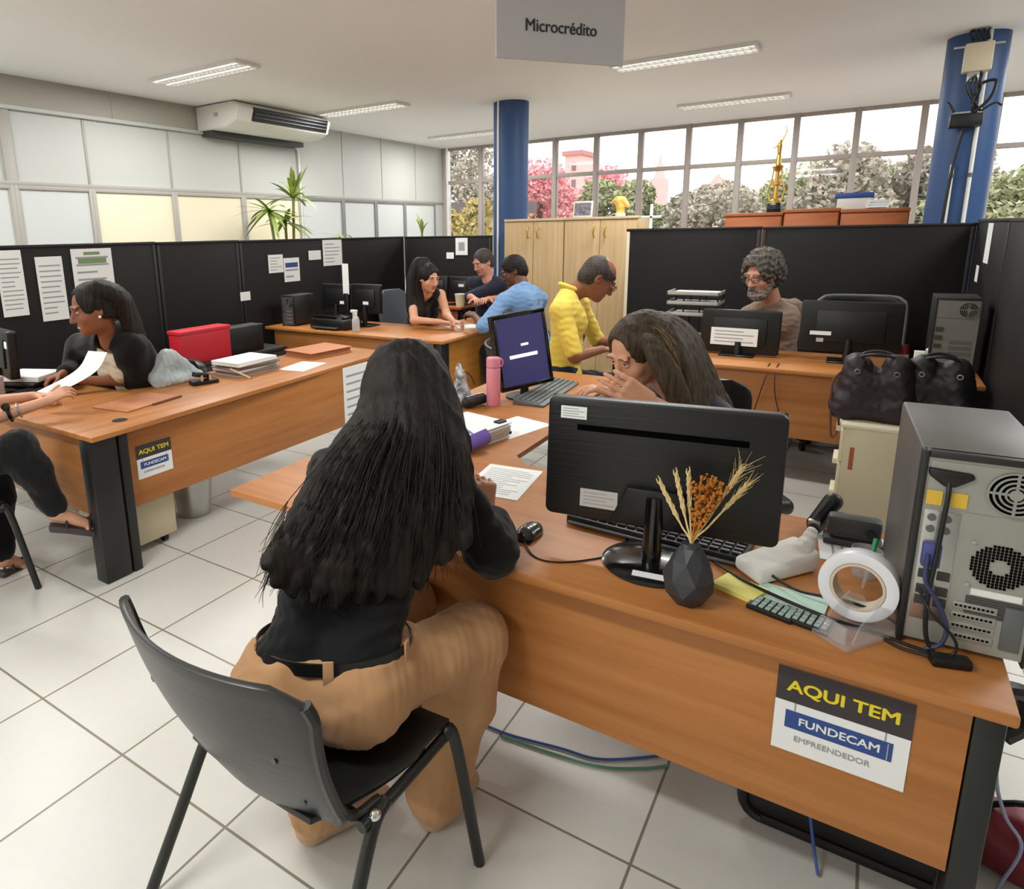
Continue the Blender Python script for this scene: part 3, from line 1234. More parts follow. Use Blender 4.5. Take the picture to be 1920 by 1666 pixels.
BD = desk('desk behind the left one, with the pair of dark monitors and the spray bottle',
          [(4.5, 2.85), (6.05, 2.85), (6.05, 3.42), (5.3, 3.42), (5.24, 3.48), (5.24, 4.93), (4.5, 4.93)], .74, None,
          [('front_panel', [(4.56, 4.578, 2.98, 4.86, .3, .713)], WOOD_Y, .002),
           ('side_panel', [(4.68, 5.95, 2.91, 2.928, .06, .713)], wood('laminate_ochre', (190, 128, 52), (170, 108, 40), (1.6, 26, 26)), .002),
           legpost(4.54, 4.66, 2.885, 2.965)], WOOD_Y)
D4 = desk('desk at the far right in front of the person in the brown shirt',
          [(4.55, -.6), (5.27, -.6), (5.27, 1.5), (4.55, 1.5)], .74, None,
          [('front_panel', [(4.61, 4.628, -.5, 1.4, .29, .713)], WOOD_Y, .002),
           ('leg', [(4.6, 4.7, 1.42, 1.47, 0, .713)], STEELB, .006), ('leg', [(4.6, 4.7, -.57, -.52, 0, .713)], STEELB, .006),
           ('leg', [(5.12, 5.22, 1.42, 1.47, 0, .713)], STEELB, .006), ('leg', [(5.12, 5.22, -.57, -.52, 0, .713)], STEELB, .006)], WOOD_Y)
desk('small far desk with two black monitors in front of the person in navy', [(6.2, 3.68), (6.72, 3.68), (6.72, 4.9), (6.2, 4.9)], .8, None,
     [('front_panel', [(6.26, 6.278, 3.76, 4.85, .3, .773)], BROWNWOOD, .002), ('leg', [(6.3, 6.36, 3.72, 3.76, 0, .773)], STEELB, .005), ('leg', [(6.6, 6.66, 3.72, 3.76, 0, .773)], STEELB, .005)], BROWNWOOD)


# posters on desks
def poster(lab, c, n, rt, w, h, full=True):
    c, n, rt = V(c), V(n), V(rt)
    u = V((0, 0, 1))
    t = thing('desk_sign', lab, 'sign', c, 0, 'printed signs on desk fronts')
    q = lambda x, y, o: c + rt * (x * w) + u * (y * h) + n * o

    def rect(x0, x1, y0, y1, o, e=.0006):
        return MB().prism([q(x0, y0, o), q(x1, y0, o), q(x1, y1, o), q(x0, y1, o)], n * e)
    obj('paper', rect(-.5, .5, -.5, .5, .0005), PAPER, t)
    obj('header_band', rect(-.5, .5, .1, .5, .0012), DARKI, t)
    text('heading_lettering', 'AQUI TEM', .185 * h, YEL, t, q(0, .29, .0022), rt, u, off=.03, sx=1.15)
    pl = rect(-.41, .39, -.21, -.0, .0012)
    obj('blue_plate', pl, BLUEI, t)
    text('plate_lettering', 'FUNDECAM', .125 * h, PAPER, t, q(-.0, -.105, .0022), rt, u, off=.022, sx=1.08)
    for x in (-.34, .33):
        obj('plate_hanger', MB().prism([q(x - .006, 0, .0012), q(x + .006, 0, .0012), q(x + .006, .1, .0012), q(x - .006, .1, .0012)], n * .0006), INK, t)
    obj('plate_trim', MB().prism([q(.35, -.2, .0024), q(.36, -.2, .0024), q(.36, -.01, .0024), q(.35, -.01, .0024)], n * .0003), INK, t)
    text('caption_lettering', 'EMPREENDEDOR', .09 * h, INK, t, q(-.04, -.32, .0016), rt, u, off=.008)
    return t


poster('sign reading AQUI TEM on the front panel of the foreground desk', (1.4985, -.048, .562), (-1, 0, 0), (0, -1, 0), .248, .21)
pc = at(290, 858, 'y', 2.954)
poster('sign reading AQUI TEM on the front panel of the left desk', pc, (0, -1, 0), (1, 0, 0), .2, .175, False)


def sheet(name, lab, c, rt, up, w, h, cat='paper', group=None, m=PAPER, lines=8, head=None, th=.0008, ink=INK):
    """a flat printed sheet: rt and up span it, ruled text lines are part of the print"""
    c, rt, up = V(c), N(rt), N(up)
    nn = rt.cross(up)
    t = thing(name, lab, cat, c, 0, group)
    q = lambda x, y, o: c + rt * (x * w) + up * (y * h) + nn * o
    R = lambda x0, x1, y0, y1, o, e: [q(x0, y0, o), q(x1, y0, o), q(x1, y1, o), q(x0, y1, o)]
    obj('page', MB().prism(R(-.5, .5, -.5, .5, 0, 0), nn * th), m, t)
    if lines:
        mb = MB()
        r = random.Random(len(lab))
        for i in range(lines):
            y = .4 - .82 * (i + .5) / lines
            x1 = r.choice((.4, .3, .4, .1))
            e = .22 / lines
            mb.prism(R(-.4, x1, y - e * .5, y + e * .5, th, 0), nn * .0002)
        obj('printed_lines', mb, ink, t)
    if head:
        mb = MB()
        for x0, x1, y0, y1 in head[0]:
            mb.prism(R(x0, x1, y0, y1, th, 0), nn * .0003)
        obj('printed_heading', mb, head[1], t)
    return t


Yp = PY - .0265


def pinned(lab, x0, y0, x1, y1, lines=8, name='pinned_paper', head=None, m=PAPER):
    a, b = at(x0, y0, 'y', Yp), at(x1, y1, 'y', Yp)
    return sheet(name, lab, ((a.x + b.x) / 2, Yp, (a.z + b.z) / 2), (1, 0, 0), (0, 0, 1), abs(b.x - a.x), abs(a.z - b.z), 'paper', None, m, lines, head)


GREENI = mat('green_ink', (122, 150, 100), .8)
pinned('large pinned sheet at the left edge, partly out of the photo', -12, 470, 56, 590, 12)
pinned('narrow pinned sheet of fine print left of the person in the black cardigan', 64, 482, 131, 597, 10)
pinned('pinned notice with a green heading above the person in the black cardigan', 131, 467, 219, 560, 6, 'pinned_notice', [[(-.35, .35, .22, .32), (-.2, .2, .38, .44)], GREENI])
pinned('tiny white label on the bare divider left of the red box', 450, 548, 470, 562, 0, 'divider_label')
pinned('square pinned paper left of the blue and white notice', 502, 478, 532, 510, 5)
pinned('small blue and white notice with a dark top above the dark monitors', 531, 484, 563, 526, 3, 'pinned_notice', [[(-.4, .4, .1, .3)], BLUEI])
pinned('blank white card pinned beside the tallest paper', 578, 470, 602, 486, 0, 'pinned_card')
pinned('tall paper standing up at the divider top above the dark monitors', 604, 450, 642, 496, 6)
a, b = at(854, 446, 'x', 6.97), at(877, 478, 'x', 6.97)
sheet('pinned_paper', 'white framed notice pinned on the divider near the person in navy', ((a + b) / 2), (0, -1, 0), (0, 0, 1), abs(a.y - b.y), abs(a.z - b.z), 'paper', None, PAPER, 0, [[(-.25, .25, -.25, .25)], INK])
a, b = at(837, 473, 'x', 6.97), at(851, 485, 'x', 6.97)
sheet('divider_label', 'small white card on the divider left of the framed notice', ((a + b) / 2), (0, -1, 0), (0, 0, 1), abs(a.y - b.y), abs(a.z - b.z), 'paper', None, PAPER, 0)
for x0, y0, x1, y1, lab in ((1846, 418, 1862, 494, 'long white strip on the black side divider at the right'), (1828, 498, 1837, 527, 'short white strip below the long one on the side divider')):
    a, b = at((x0 + x1) / 2 + 3, y0, 'y', -.633), at((x0 + x1) / 2 - 5, y1, 'y', -.633)
    sheet('white_strip', lab, (a.x * .5 + b.x * .5, -.633, (a.z + b.z) / 2), (-1, 0, 0), (0, 0, 1), .22 if y1 < 497 else .14, a.z - b.z, 'label', None, PAPER, 0)
a, b = at(642, 690, 'y', 2.954), at(700, 775, 'y', 2.954)
sheet('pinned_paper', 'white printed sheet stuck on the front of the left desk, beside the long dark hair', ((a + b) / 2), (1, 0, 0), (0, 0, 1), b.x - a.x, a.z - b.z, 'paper', None, PAPER, 6)


# ============================================================ COMPUTERS
def monitor(lab, loc, rz, w, h, tilt=.06, base='round', back=BLACK, stickers=(), screen=None, slot=False, lift=.09, group=None, th=.045):
    """faces +Y of its own frame; loc is the foot on the desk"""
    t = thing('monitor', lab, 'monitor', loc, rz, group)
    Mt = WM[t.name] @ Matrix.Translation((0, .02, lift)) @ Matrix.Rotation(-tilt, 4, 'X')
    r = min(w, h) * .06
    m = MB(Mt)
    pts = []
    for cx, cz, a0 in ((w / 2 - r, r, -90), (w / 2 - r, h - r, 0), (-w / 2 + r, h - r, 90), (-w / 2 + r, r, 180)):
        for k in range(5):
            a = math.radians(a0 + 22.5 * k)
            pts.append((cx + r * math.cos(a), -th / 2, cz + r * math.sin(a)))
    m.prism(pts, (0, th, 0))
    obj('back_shell', m, back, t, .006)
    m = MB(Mt)
    e = .018
    m.box(-w / 2 + .002, w / 2 - .002, th / 2, th / 2 + .006, .002, e + .008).box(-w / 2 + .002, w / 2 - .002, th / 2, th / 2 + .006, h - e, h - .002)
    m.box(-w / 2 + .002, -w / 2 + e, th / 2, th / 2 + .006, e + .008, h - e).box(w / 2 - e, w / 2 - .002, th / 2, th / 2 + .006, e + .008, h - e)
    obj('bezel', m, BLACKG, t, .002)
    m = MB(Mt).box(-w / 2 + e, w / 2 - e, th / 2, th / 2 + .002, e + .008, h - e)
    s = obj('screen', m, screen or BLACKG, t)
    if slot:
        m = MB(Mt).box(-w * .36, w * .36, -th / 2 - .0025, -th / 2 + .002, h * .735, h * .782)
        obj('vent_slot', m, mat('slot_black', (3, 3, 3), .9, spec=.05), t)
        m = MB(Mt)
        m.prism([(-w * .2, -th / 2 - .001, .0), (w * .2, -th / 2 - .001, 0), (w * .12, -th / 2 - .02, .11), (-w * .12, -th / 2 - .02, .11)], (0, .03, 0))
        obj('stand_mount', m, BLACK, t, .006)
    else:
        m = MB(Mt).box(-w * .34, w * .34, -th / 2 - .012, -th / 2, h * .2, h * .82)
        obj('rear_bulge', m, back, t, .01)
    for i, (sx, sz, sw, sh, kind) in enumerate(stickers):
        yo = -th / 2 - (.0135 if not slot and abs(sx) < w * .33 and .2 * h < sz < .82 * h else .0015)
        m = MB(Mt).box(sx - sw / 2, sx + sw / 2, yo - .0006, yo + .0004, sz - sh / 2, sz + sh / 2)
        lb = obj('sticker', m, PAPER if kind != 'g' else mat('sticker_grey', (196, 188, 182), .6), t, label='white asset sticker' if kind != 'g' else 'grey rating sticker')
        if kind in 'lg':
            m = MB(Mt)
            for k in range(4):
                m.box(sx - sw * .42, sx + sw * (.42 if k % 2 else .2), yo - .0009, yo - .0006, sz + sh * (.3 - .2 * k) - sh * .03, sz + sh * (.3 - .2 * k) + sh * .03)
            obj('printed_lines', m, INK, lb)
    m = lmb(t)
    m.cyl((0, -.012, .012), (0, -.004, lift + h * .28), .026, .021, 14)
    obj('neck', m, BLACKG if base == 'round' else BLACK, t)
    m = lmb(t)
    if base == 'round':
        m.lathe([(0, 0), (.125, 0), (.128, .005), (.115, .012), (.05, .02), (0, .021)], (0, 0, 0), 40)
    else:
        m.box(-.11, .11, -.08, .09, 0, .014)
    obj('base', m, BLACKG, t, 0 if base == 'round' else .005)
    return t


mt = monitor('large black monitor seen from behind on the foreground desk', (1.665, .405, .74), math.radians(-82), .585, .335, .07, 'round', BRUSH,
             [(-.222, .293, .07, .034, 'l'), (-.145, .06, .1, .05, 'g')], None, True, .1)
obj('sticker', MB().obox((1.572, .385, .7565), (.022, .085, .0012), Matrix.Rotation(.14, 3, 'Z') @ Matrix.Rotation(-.15, 3, 'Y')), PAPER, mt, label='white asset sticker on the base')
m2 = thing('monitor', 'monitor showing a dark purple screen, next to the pink bottle', 'monitor', (3.2, 1.6, .74))
# its lit face
P = [D(931, 600, 3.42), D(1017, 584, 3.52), D(1027, 703, 3.56), D(943, 734, 3.46)]
rt = (P[1] - P[0]).normalized()
upv = (P[0] - P[3]).normalized()
nn = rt.cross(upv).normalized()
upv = nn.cross(rt)
c = sum(P, V()) / 4
w, h = ((P[1] - P[0]).length + (P[2] - P[3]).length) / 2, ((P[0] - P[3]).length + (P[1] - P[2]).length) / 2
R = Matrix((rt, upv, nn)).transposed()
q = lambda x, y, o: c + rt * (x * w) + upv * (y * h) + nn * o
obj('back_shell', MB().obox(q(0, 0, -.024), (w + .04, h + .045, .04), R), BLACK, m2, .008)
obj('bezel', MB().obox(q(0, .5, .0) + upv * .011, (w + .04, .022, .012), R).obox(q(0, -.5, 0) - upv * .011, (w + .04, .022, .012), R).obox(q(.5, 0, 0) + rt * .01, (.02, h, .012), R).obox(q(-.5, 0, 0) - rt * .01, (.02, h, .012), R), BLACKG, m2, .002)
sc = obj('screen', MB().obox(c, (w, h, .004), R), SCREEN, m2)
obj('on_screen_bar', MB().obox(q(0, -.08, .003), (w * .6, h * .05, .001), R).obox(q(.05, .08, .003), (w * .16, h * .035, .001), R), SCREENT, sc)
fb = q(0, -.5, -.03)
obj('neck', MB().cyl((fb.x, fb.y, .745), fb + V((0, 0, .03)), .024, .02, 12), BLACK, m2)
obj('base', MB().lathe([(0, 0), (.1, 0), (.1, .008), (.04, .016), (0, .016)], (fb.x, fb.y, .74), 28), BLACK, m2)

monitor('black monitor with a large white label on its back, behind the brown-haired person', (4.93, .7, .74), math.radians(-92), .5, .3, .05, 'box', BLACK, [(-.03, .115, .3, .12, 'l')], None, False, .012)
monitor('wide black monitor with a slim white sticker, farthest right of the monitors', (4.98, .06, .74), math.radians(-88), .56, .33, .08, 'box', BLACK, [(-.16, .12, .12, .025, 'w'), (-.16, .075, .04, .025, 'g')], None, False, .06)
monitor('dark monitor on the second desk, beside the tower computer', (5.0, 4.42, .74), math.radians(-92), .40, .27, .05, 'box', BLACK, [(.1, .09, .08, .03, 'w')], None, False, .12)
monitor('dark monitor on the second desk, nearer the spray bottle', (4.97, 4.03, .74), math.radians(-92), .36, .28, .05, 'box', BLACK, [(.02, .1, .07, .03, 'w')], None, False, .12)
monitor('black far monitor, left one of the pair by the person in navy', (6.45, 4.18, .8), math.radians(-90), .34, .27, .05, 'box', BLACK, [(-.02, .16, .07, .035, 'w')], None, False, .05)
monitor('black far monitor nearest to the person in navy', (6.45, 3.85, .8), math.radians(-90), .3, .27, .05, 'box', BLACK, [(.03, .17, .07, .03, 'w')], None, False, .05)
monitor('dark monitor cut off by the left edge of the photo', (*at(-6, 655, 'x', 1.80).xy, .74), math.radians(-100), .42, .28, .05, 'box', BLACK, [(.16, .2, .07, .04, 'w')], None, False, .09)


def tower(lab, loc, rz, w=.2, h=.42, d=.43, full=True, case=TOWERC, plate=TOWERP, group=None):
    """its rear (connector) side faces -Y of its own frame, x runs left to right across the rear"""
    t = thing('computer_tower', lab, 'computer', loc, rz, group)
    m = lmb(t)
    m.box(-w / 2, w / 2, .004, d, .012, h)
    obj('case', m, case, t, .006)
    m = lmb(t)
    m.box(-w / 2, -w / 2 + .012, -.006, .02, 0, h).box(w / 2 - .006, w / 2, -.006, .02, 0, h).box(-w / 2 + .012, w / 2 - .006, -.006, .02, h - .014, h)
    obj('rear_rim', m, TOWERB, t, .003)
    pl = obj('rear_plate', lmb(t).box(-w / 2 + .012, w / 2 - .006, -.001, .006, .012, h - .014), plate, t)
    zt = h - .02
    # power supply with its fan
    m = lmb(t).box(-w / 2 + .016, w / 2 - .01, -.004, .003, zt - .098, zt)
    ps = obj('power_supply', m, plate, t)
    fx, fz = w * .22, zt - .049
    m = lmb(t).cyl((fx, -.0065, fz), (fx, -.0035, fz), .044, None, 32)
    obj('fan_opening', m, mat('slot_black', (6, 6, 6), .8), ps)
    m = lmb(t)
    for r_ in (.043, .034, .025, .016):
        m.torus((fx, -.0085, fz), (0, 1, 0), r_, .0022, 30, 6)
    m.cyl((fx, -.0095, fz), (fx, -.007, fz), .011, None, 20)
    m.box(fx - .0025, fx + .0025, -.009, -.007, fz - .043, fz + .043).box(fx - .043, fx + .043, -.009, -.007, fz - .0025, fz + .0025)
    obj('fan_guard', m, plate, ps)
    if not full:
        m = lmb(t)
        for k in range(5):
            m.box(-w * .1, w * .38, -.0035, -.001, .03 + .035 * k, .05 + .035 * k)
        obj('slot_cover', m, GREY, t)
        m = lmb(t)
        for k in range(3):
            m.box(-w * .42, -w * .26, -.006, -.001, .14 + .05 * k, .165 + .05 * k)
        obj('port', m, DGREY, t)
        return t
    px = -w * .27
    m = lmb(t).prism([(px - .036, -.012, zt - .014), (px + .036, -.012, zt - .018), (px + .04, -.012, zt - .028), (px + .01, -.012, zt - .05), (px - .008, -.012, zt - .05), (px - .034, -.012, zt - .03)], (0, .014, 0))
    plug = obj('power_plug', m, BLACK, t, .004)
    m = lmb(t)
    for k in (-1, 1):
        m.box(px - .013 + k * .02, px + .013 + k * .02, -.007, -.003, zt - .092, zt - .062)
    obj('yellow_sticker', m, mat('sticker_yellow', (226, 186, 66), .5), t)
    # case fan grille
    gx, gz = w * .2, h * .5 - .01
    m = lmb(t)
    for i in range(-7, 8):
        for j in range(-7, 8):
            if i * i + j * j < 56 and i * i + j * j > 5:
                m.box(gx + i * .0062 - .0022, gx + i * .0062 + .0022, -.0035, -.0005, gz + j * .0062 - .0022, gz + j * .0062 + .0022)
    obj('fan_grille', m, mat('slot_black', (6, 6, 6), .8), t)
    for i in (-1, 1):
        for j in (-1, 1):
            obj('screw', lmb(t).cyl((gx + i * .046, -.006, gz + j * .046), (gx + i * .046, -.001, gz + j * .046), .004, None, 10), METAL, t)
    m = lmb(t).box(gx - .038, gx + .042, -.004, -.001, gz - .067, gz - .054)
    lb = obj('sticker', m, PAPER, t, label='white strip sticker')
    m = lmb(t)
    for k in range(9):
        m.box(gx - .044, gx + .05, -.0035, -.001, gz - .112 + .0048 * k, gz - .1098 + .0048 * k)
    obj('vent', m, DGREY, t)
    m = lmb(t).box(-w * .42, -w * .14, -.003, .002, .06, h - .125)
    io = obj('port_plate', m, METAL, t, .001)
    for z, kind in ((h - .14, 0), (h - .165, 0), (h - .215, 1), (h - .265, 2), (h - .3, 2), (h - .325, 2)):
        m = lmb(t)
        if kind == 1:
            m.box(-w * .4, -w * .25, -.02, 0, z - .03, z + .022)
            obj('video_plug', m, mat('plug_blue', (74, 78, 140), .5), t, .004)
        elif kind == 2:
            m.box(-w * .4, -w * .28, -.006, 0, z - .01, z + .008).box(-w * .25, -w * .15, -.006, 0, z - .01, z + .008)
            obj('port', m, DGREY, t)
        else:
            m.cyl((-w * .36, -.008, z), (-w * .36, 0, z), .0075, None, 12)
            m.cyl((-w * .24, -.008, z), (-w * .24, 0, z), .0075, None, 12)
            obj('port', m, GREY, t)
    for k in range(4):
        z = .042 + .0225 * k
        m = lmb(t).box(-w * .1, w * .24, -.0045, 0, z - .008, z + .008)
        sl = obj('slot_cover', m, plate, t, .001)
        m = lmb(t)
        for j in range(9):
            m.box(-w * .08 + j * .0072, -w * .08 + j * .0072 + .0045, -.0055, -.0044, z - .002, z + .002)
        obj('slot_hole', m, mat('slot_black', (6, 6, 6), .8), sl)
    m = lmb(t).box(w * .29, w * .44, -.0055, 0, .03, .125)
    obj('side_bracket', m, GREY, t, .002)
    return t


TW = tower('grey computer tower with its connector side showing, at the right edge of the foreground desk', (1.615, -.236, .74), -PI / 2 + .05, .212, .43, .43)
tower('dark computer tower on the far-right desk beside the wide monitor', (4.93, -.465, .74), -PI / 2, .22, .44, .3, False, TOWERB, mat('plate_dark', (128, 126, 118), .5, metal=.2))
tower('dark computer tower on the second desk, left of the pair of monitors', (4.62, 4.72, .74), -PI / 2, .16, .3, .3, False, TOWERB, mat('plate_dark2', (84, 82, 80), .5, metal=.2))


def keyboard(lab, loc, rz, w, d, cap_m=BLACK, body=BLACK, rows=5, cols=17):
    t = thing('keyboard', lab, 'keyboard', loc, rz)
    m = lmb(t).prism([(-w / 2, -d / 2, 0), (-w / 2, d / 2, 0), (-w / 2, d / 2, .028), (-w / 2, -d / 2, .012)], (w, 0, 0))
    obj('body', m, body, t, .004)
    m = lmb(t)
    n = 0
    for r in range(rows):
        y = d / 2 - .022 - (d - .04) * r / (rows - .4)
        z = .012 + (y + d / 2) / d * .016
        for c in range(cols):
            x = -w / 2 + .022 + (w - .044) * c / (cols - 1)
            kw = (w - .044) / (cols - 1) * .4
            m.prism([(x - kw, y - .0072, z), (x + kw, y - .0072, z), (x + kw, y + .0072, z + .0015), (x - kw, y + .0072, z + .0015)], (0, 0, .006))
    obj('keys', m, cap_m, t)
    return t


KEYM = mat('keycap_dark', (44, 44, 46), .45)
k1 = keyboard('black keyboard lying under the large black monitor', (1.86, .44, .74), -PI / 2 - .05 + PI, .5, .17, KEYM, BLACK)
obj('wrist_edge', MB().obox((1.768, .44, .752), (.012, .49, .007), Matrix.Rotation(-.05, 3, 'Z')), GREY, k1, .002)
keyboard('grey keyboard behind the large monitor, next to the brown-haired person', (3.28, 1.4, .74), .06, .58, .17, mat('keycap_grey', (120, 124, 122), .5), GREY)

t = thing('mouse', 'black computer mouse with a thin cable on the foreground desk', 'mouse', (1.655, .755, .74))
S = Soft(.003)
S.el((1.66, .755, .748), (.056, .033, .026), None, .01)
S.el((1.63, .755, .752), (.03, .028, .022), None, .015)
S.cut((1.65, .755, .7405), (0, 0, -1), .003)
soft('body', S, mat('mouse_dark', (40, 40, 44), .22, coat=.4), t)
obj('wheel', MB().cyl((1.625, .7505, .772), (1.625, .7595, .772), .009, None, 14), GREY, t)
obj('button', MB().obox((1.622, .755, .7415), (.05, .055, .003), Matrix()), BLACKG, t, .001)
mc = [at(985, 1018, 'z', .745), at(1000, 1042, 'z', .742), at(1040, 1054, 'z', .742), at(1100, 1050, 'z', .742), at(1150, 1036, 'z', .742), V((1.84, .5, .743))]
mc = [V((p.x, p.y, .743)) for p in mc]
obj('cable', MB().tube([V((1.607, .755, .75))] + mc[1:], .0025, 6), CABLE, t)

# ============================================================ CHAIRS
def rounded_back(t, w, z0, z1, y0, lean, wrap, m, th=.012, rr=.075, bot=.03, name='backrest', flare=1, rim=0):
    g = []
    nz, nx = 14, 15
    for i in range(nz):
        v = i / (nz - 1)
        z = z0 + (z1 - z0) * v
        dz = max(0, z - (z1 - rr)) / rr
        sh = rr * (1 - math.sqrt(max(0, 1 - dz * dz)))
        db = max(0, (z0 + bot) - z) / bot
        sh += bot * .5 * (1 - math.sqrt(max(0, 1 - db * db)))
        row = []
        for j in range(nx):
            u = -1 + 2 * j / (nx - 1)
            x = u * (w / 2 * (flare + (1 - flare) * v) - sh)
            y = y0 - lean * v + wrap * (x / (w / 2)) ** 2 - .02 * math.sin(PI * v)
            row.append((x, y, z))
        g.append(row)
    o = obj(name, lmb(t).sheet(g, th), m, t, .003)
    if rim:
        for j, e in ((0, 0), (nx - 1, 0)):
            obj('edge_rim', lmb(t).tube([V(r_[j]) for r_ in g[:-1]], rim, 8), CHAIRB, t)
    return o


def visitor_chair(lab, loc, rz, group='black stacking visitor chairs'):
    t = thing('visitor_chair', lab, 'chair', loc, rz, group)
    rounded_back(t, .62, .45, .86, -.20, .155, .085, CHAIRM, .014, .07, flare=.8, rim=.0125)
    # rim of the shell, black
    m = lmb(t)
    g = []
    for i in range(9):
        v = i / 8
        y = -.2 + .41 * v
        z = .452 - .03 * math.sin(PI * v) + .012 * v * v - (.03 * max(0, v - .8) / .2)
        g.append([(u * (.20 + .055 * min(1, v * 1.6)), y, z + .016 * u * u) for u in (-1, -.75, -.4, 0, .4, .75, 1)])
    obj('seat', m.sheet(g, .014), CHAIRB, t, .003)
    for sx in (-1, 1):
        m = lmb(t).tube([V((sx * .255, .2, .425)), V((sx * .258, .0, .418)), V((sx * .262, -.12, .425))], .0135, 10)
        obj('side_rail', m, STEELB, t)
        m = lmb(t).tube([V((sx * .25, -.05, .432)), V((sx * .243, -.13, .45)), V((sx * .236, -.18, .55)), V((sx * .245, -.225, .68))], .011, 10)
        obj('back_upright', m, STEELB, t)
        m = lmb(t).tube([V((sx * .255, .18, .425)), V((sx * .265, .215, .40)), V((sx * .30, .27, .0))], .015, 10)
        obj('leg', m, STEELB, t)
        m = lmb(t).tube([V((sx * .262, -.04, .43)), V((sx * .272, -.1, .40)), V((sx * .287, -.21, .2)), V((sx * .30, -.32, 0))], .015, 10)
        obj('leg', m, STEELB, t)
        m = lmb(t).sph((sx * .27, -.085, .432), (.013, .016, .013), 14)
        obj('cap', m, CHROME, t, .002)
    m = lmb(t).tube([V((-.25, .12, .418)), V((.25, .12, .418))], .011, 8, False)
    obj('crossbar', m, STEELB, t)
    obj('crossbar', lmb(t).tube([V((-.25, -.1, .418)), V((.25, -.1, .418))], .011, 8, False), STEELB, t)
    for sx in (-1, 1):
        for z in (.53, .67):
            v = (z - .45) / .41
            yy = -.20 - .155 * v + .085 * (.2 / .3) ** 2 - .02 * math.sin(PI * v) - .008
            obj('rivet', lmb(t).cyl((sx * .2, yy - .004, z), (sx * .2, yy + .008, z), .009, None, 12), BLACKG, t)
    return t


def office_chair(lab, loc, rz, m=BLACK, bw=.44, z0=.62, z1=1.0, group='swivel office chairs', pipe=None):
    t = thing('office_chair', lab, 'chair', loc, rz, group)
    rounded_back(t, bw, z0, z1, -.2, .05, .06, m, .05, .09, .05)
    if pipe:
        g = []
        rr = .09
        pts = [V((-bw / 2, -.2 + .06 - .01, z0 + .06)), V((-bw / 2, -.245 + .06, z1 - rr)), V((-bw / 2 + .03, -.25 + .045, z1 - .02)), V((-bw / 2 + rr, -.25 + .02, z1)), V((0, -.25, z1 + .002)),
               V((bw / 2 - rr, -.25 + .02, z1)), V((bw / 2 - .03, -.25 + .045, z1 - .02)), V((bw / 2, -.245 + .06, z1 - rr)), V((bw / 2, -.2 + .06 - .01, z0 + .06))]
        obj('piping', lmb(t).tube(pts, .012, 8), pipe, t)
    S = lmb(t)
    S.box(-.23, .23, -.2, .24, .44, .51)
    obj('seat', S, m, t, .03, seg=3)
    obj('back_stem', lmb(t).tube([V((0, -.1, .42)), V((0, -.24, .43)), V((0, -.275, .55)), V((0, -.262, z0 + .15))], .02, 8), STEELB, t)
    obj('column', lmb(t).cyl((0, 0, .09), (0, 0, .45), .026, None, 14), STEELB, t)
    for k in range(5):
        a = 2 * PI * k / 5 + .3
        e = V((math.cos(a) * .28, math.sin(a) * .28, .075))
        lg = obj('base_leg', lmb(t).tube([V((0, 0, .11)), e], .02, 8, False, .014), STEELB, t)
        obj('caster', lmb(t).cyl(e + V((-.012, -.01, -.045)), e + V((.012, .01, -.045)), .03, None, 14), BLACK, lg)
    return t


VC = visitor_chair('black plastic chair in the foreground, with the long-haired person sitting on it', (.985, 1.01, 0), -PI / 2 - .06)
dup(VC, (1.04, 3.42, 0), -PI / 2 + .1, 'black chair at the left edge, under the person in dark trousers and sandals')
dup(VC, (5.42, 2.32, 0), .1, 'black chair under the person in the light blue shirt')
dup(VC, (4.15, 1.86, 0), PI + .5, 'black chair under the person in the yellow polo shirt')
oc = office_chair('empty-looking grey chair back beside the person in the sleeveless top', (5.62, 3.98, 0), PI, mat('chair_grey', (86, 92, 100), .7), .46, .6, 1.03)
office_chair('black office chair with pale piping behind the wide far-right monitor', (5.62, .0, 0), PI / 2 + .1, BLACK, .56, .6, 1.09, 'swivel office chairs', GREY)

# ============================================================ STORAGE
def cupboard(lab, y0, y1, x0=6.42, x1=6.87, h=1.73):
    t = thing('cupboard', lab, 'cupboard', ((x0 + x1) / 2, (y0 + y1) / 2, 0), 0, 'pale oak cupboards')
    obj('body', MB().box(x0 + .02, x1, y0 + .002, y1 - .002, .04, h - .025), OAK, t, .002)
    obj('top', MB().box(x0 - .005, x1, y0 + .001, y1 - .001, h - .025, h), mat('oak_edge', (214, 190, 150), .5), t, .002)
    obj('plinth', MB().box(x0 + .05, x1, y0 + .01, y1 - .01, 0, .04), DGREY, t)
    ym = (y0 + y1) / 2
    for a, b, hy in ((y0 + .004, ym - .002, ym - .055), (ym + .002, y1 - .004, ym + .055)):
        d = obj('door', MB().box(x0, x0 + .018, a, b, .05, h - .032), OAK, t, .002)
        mb = MB().tube([V((x0, hy, h - .19)), V((x0 - .028, hy, h - .18)), V((x0 - .028, hy, h - .1)), V((x0, hy, h - .09))], .007, 8)
        obj('handle', mb, GOLD, d)
    return t


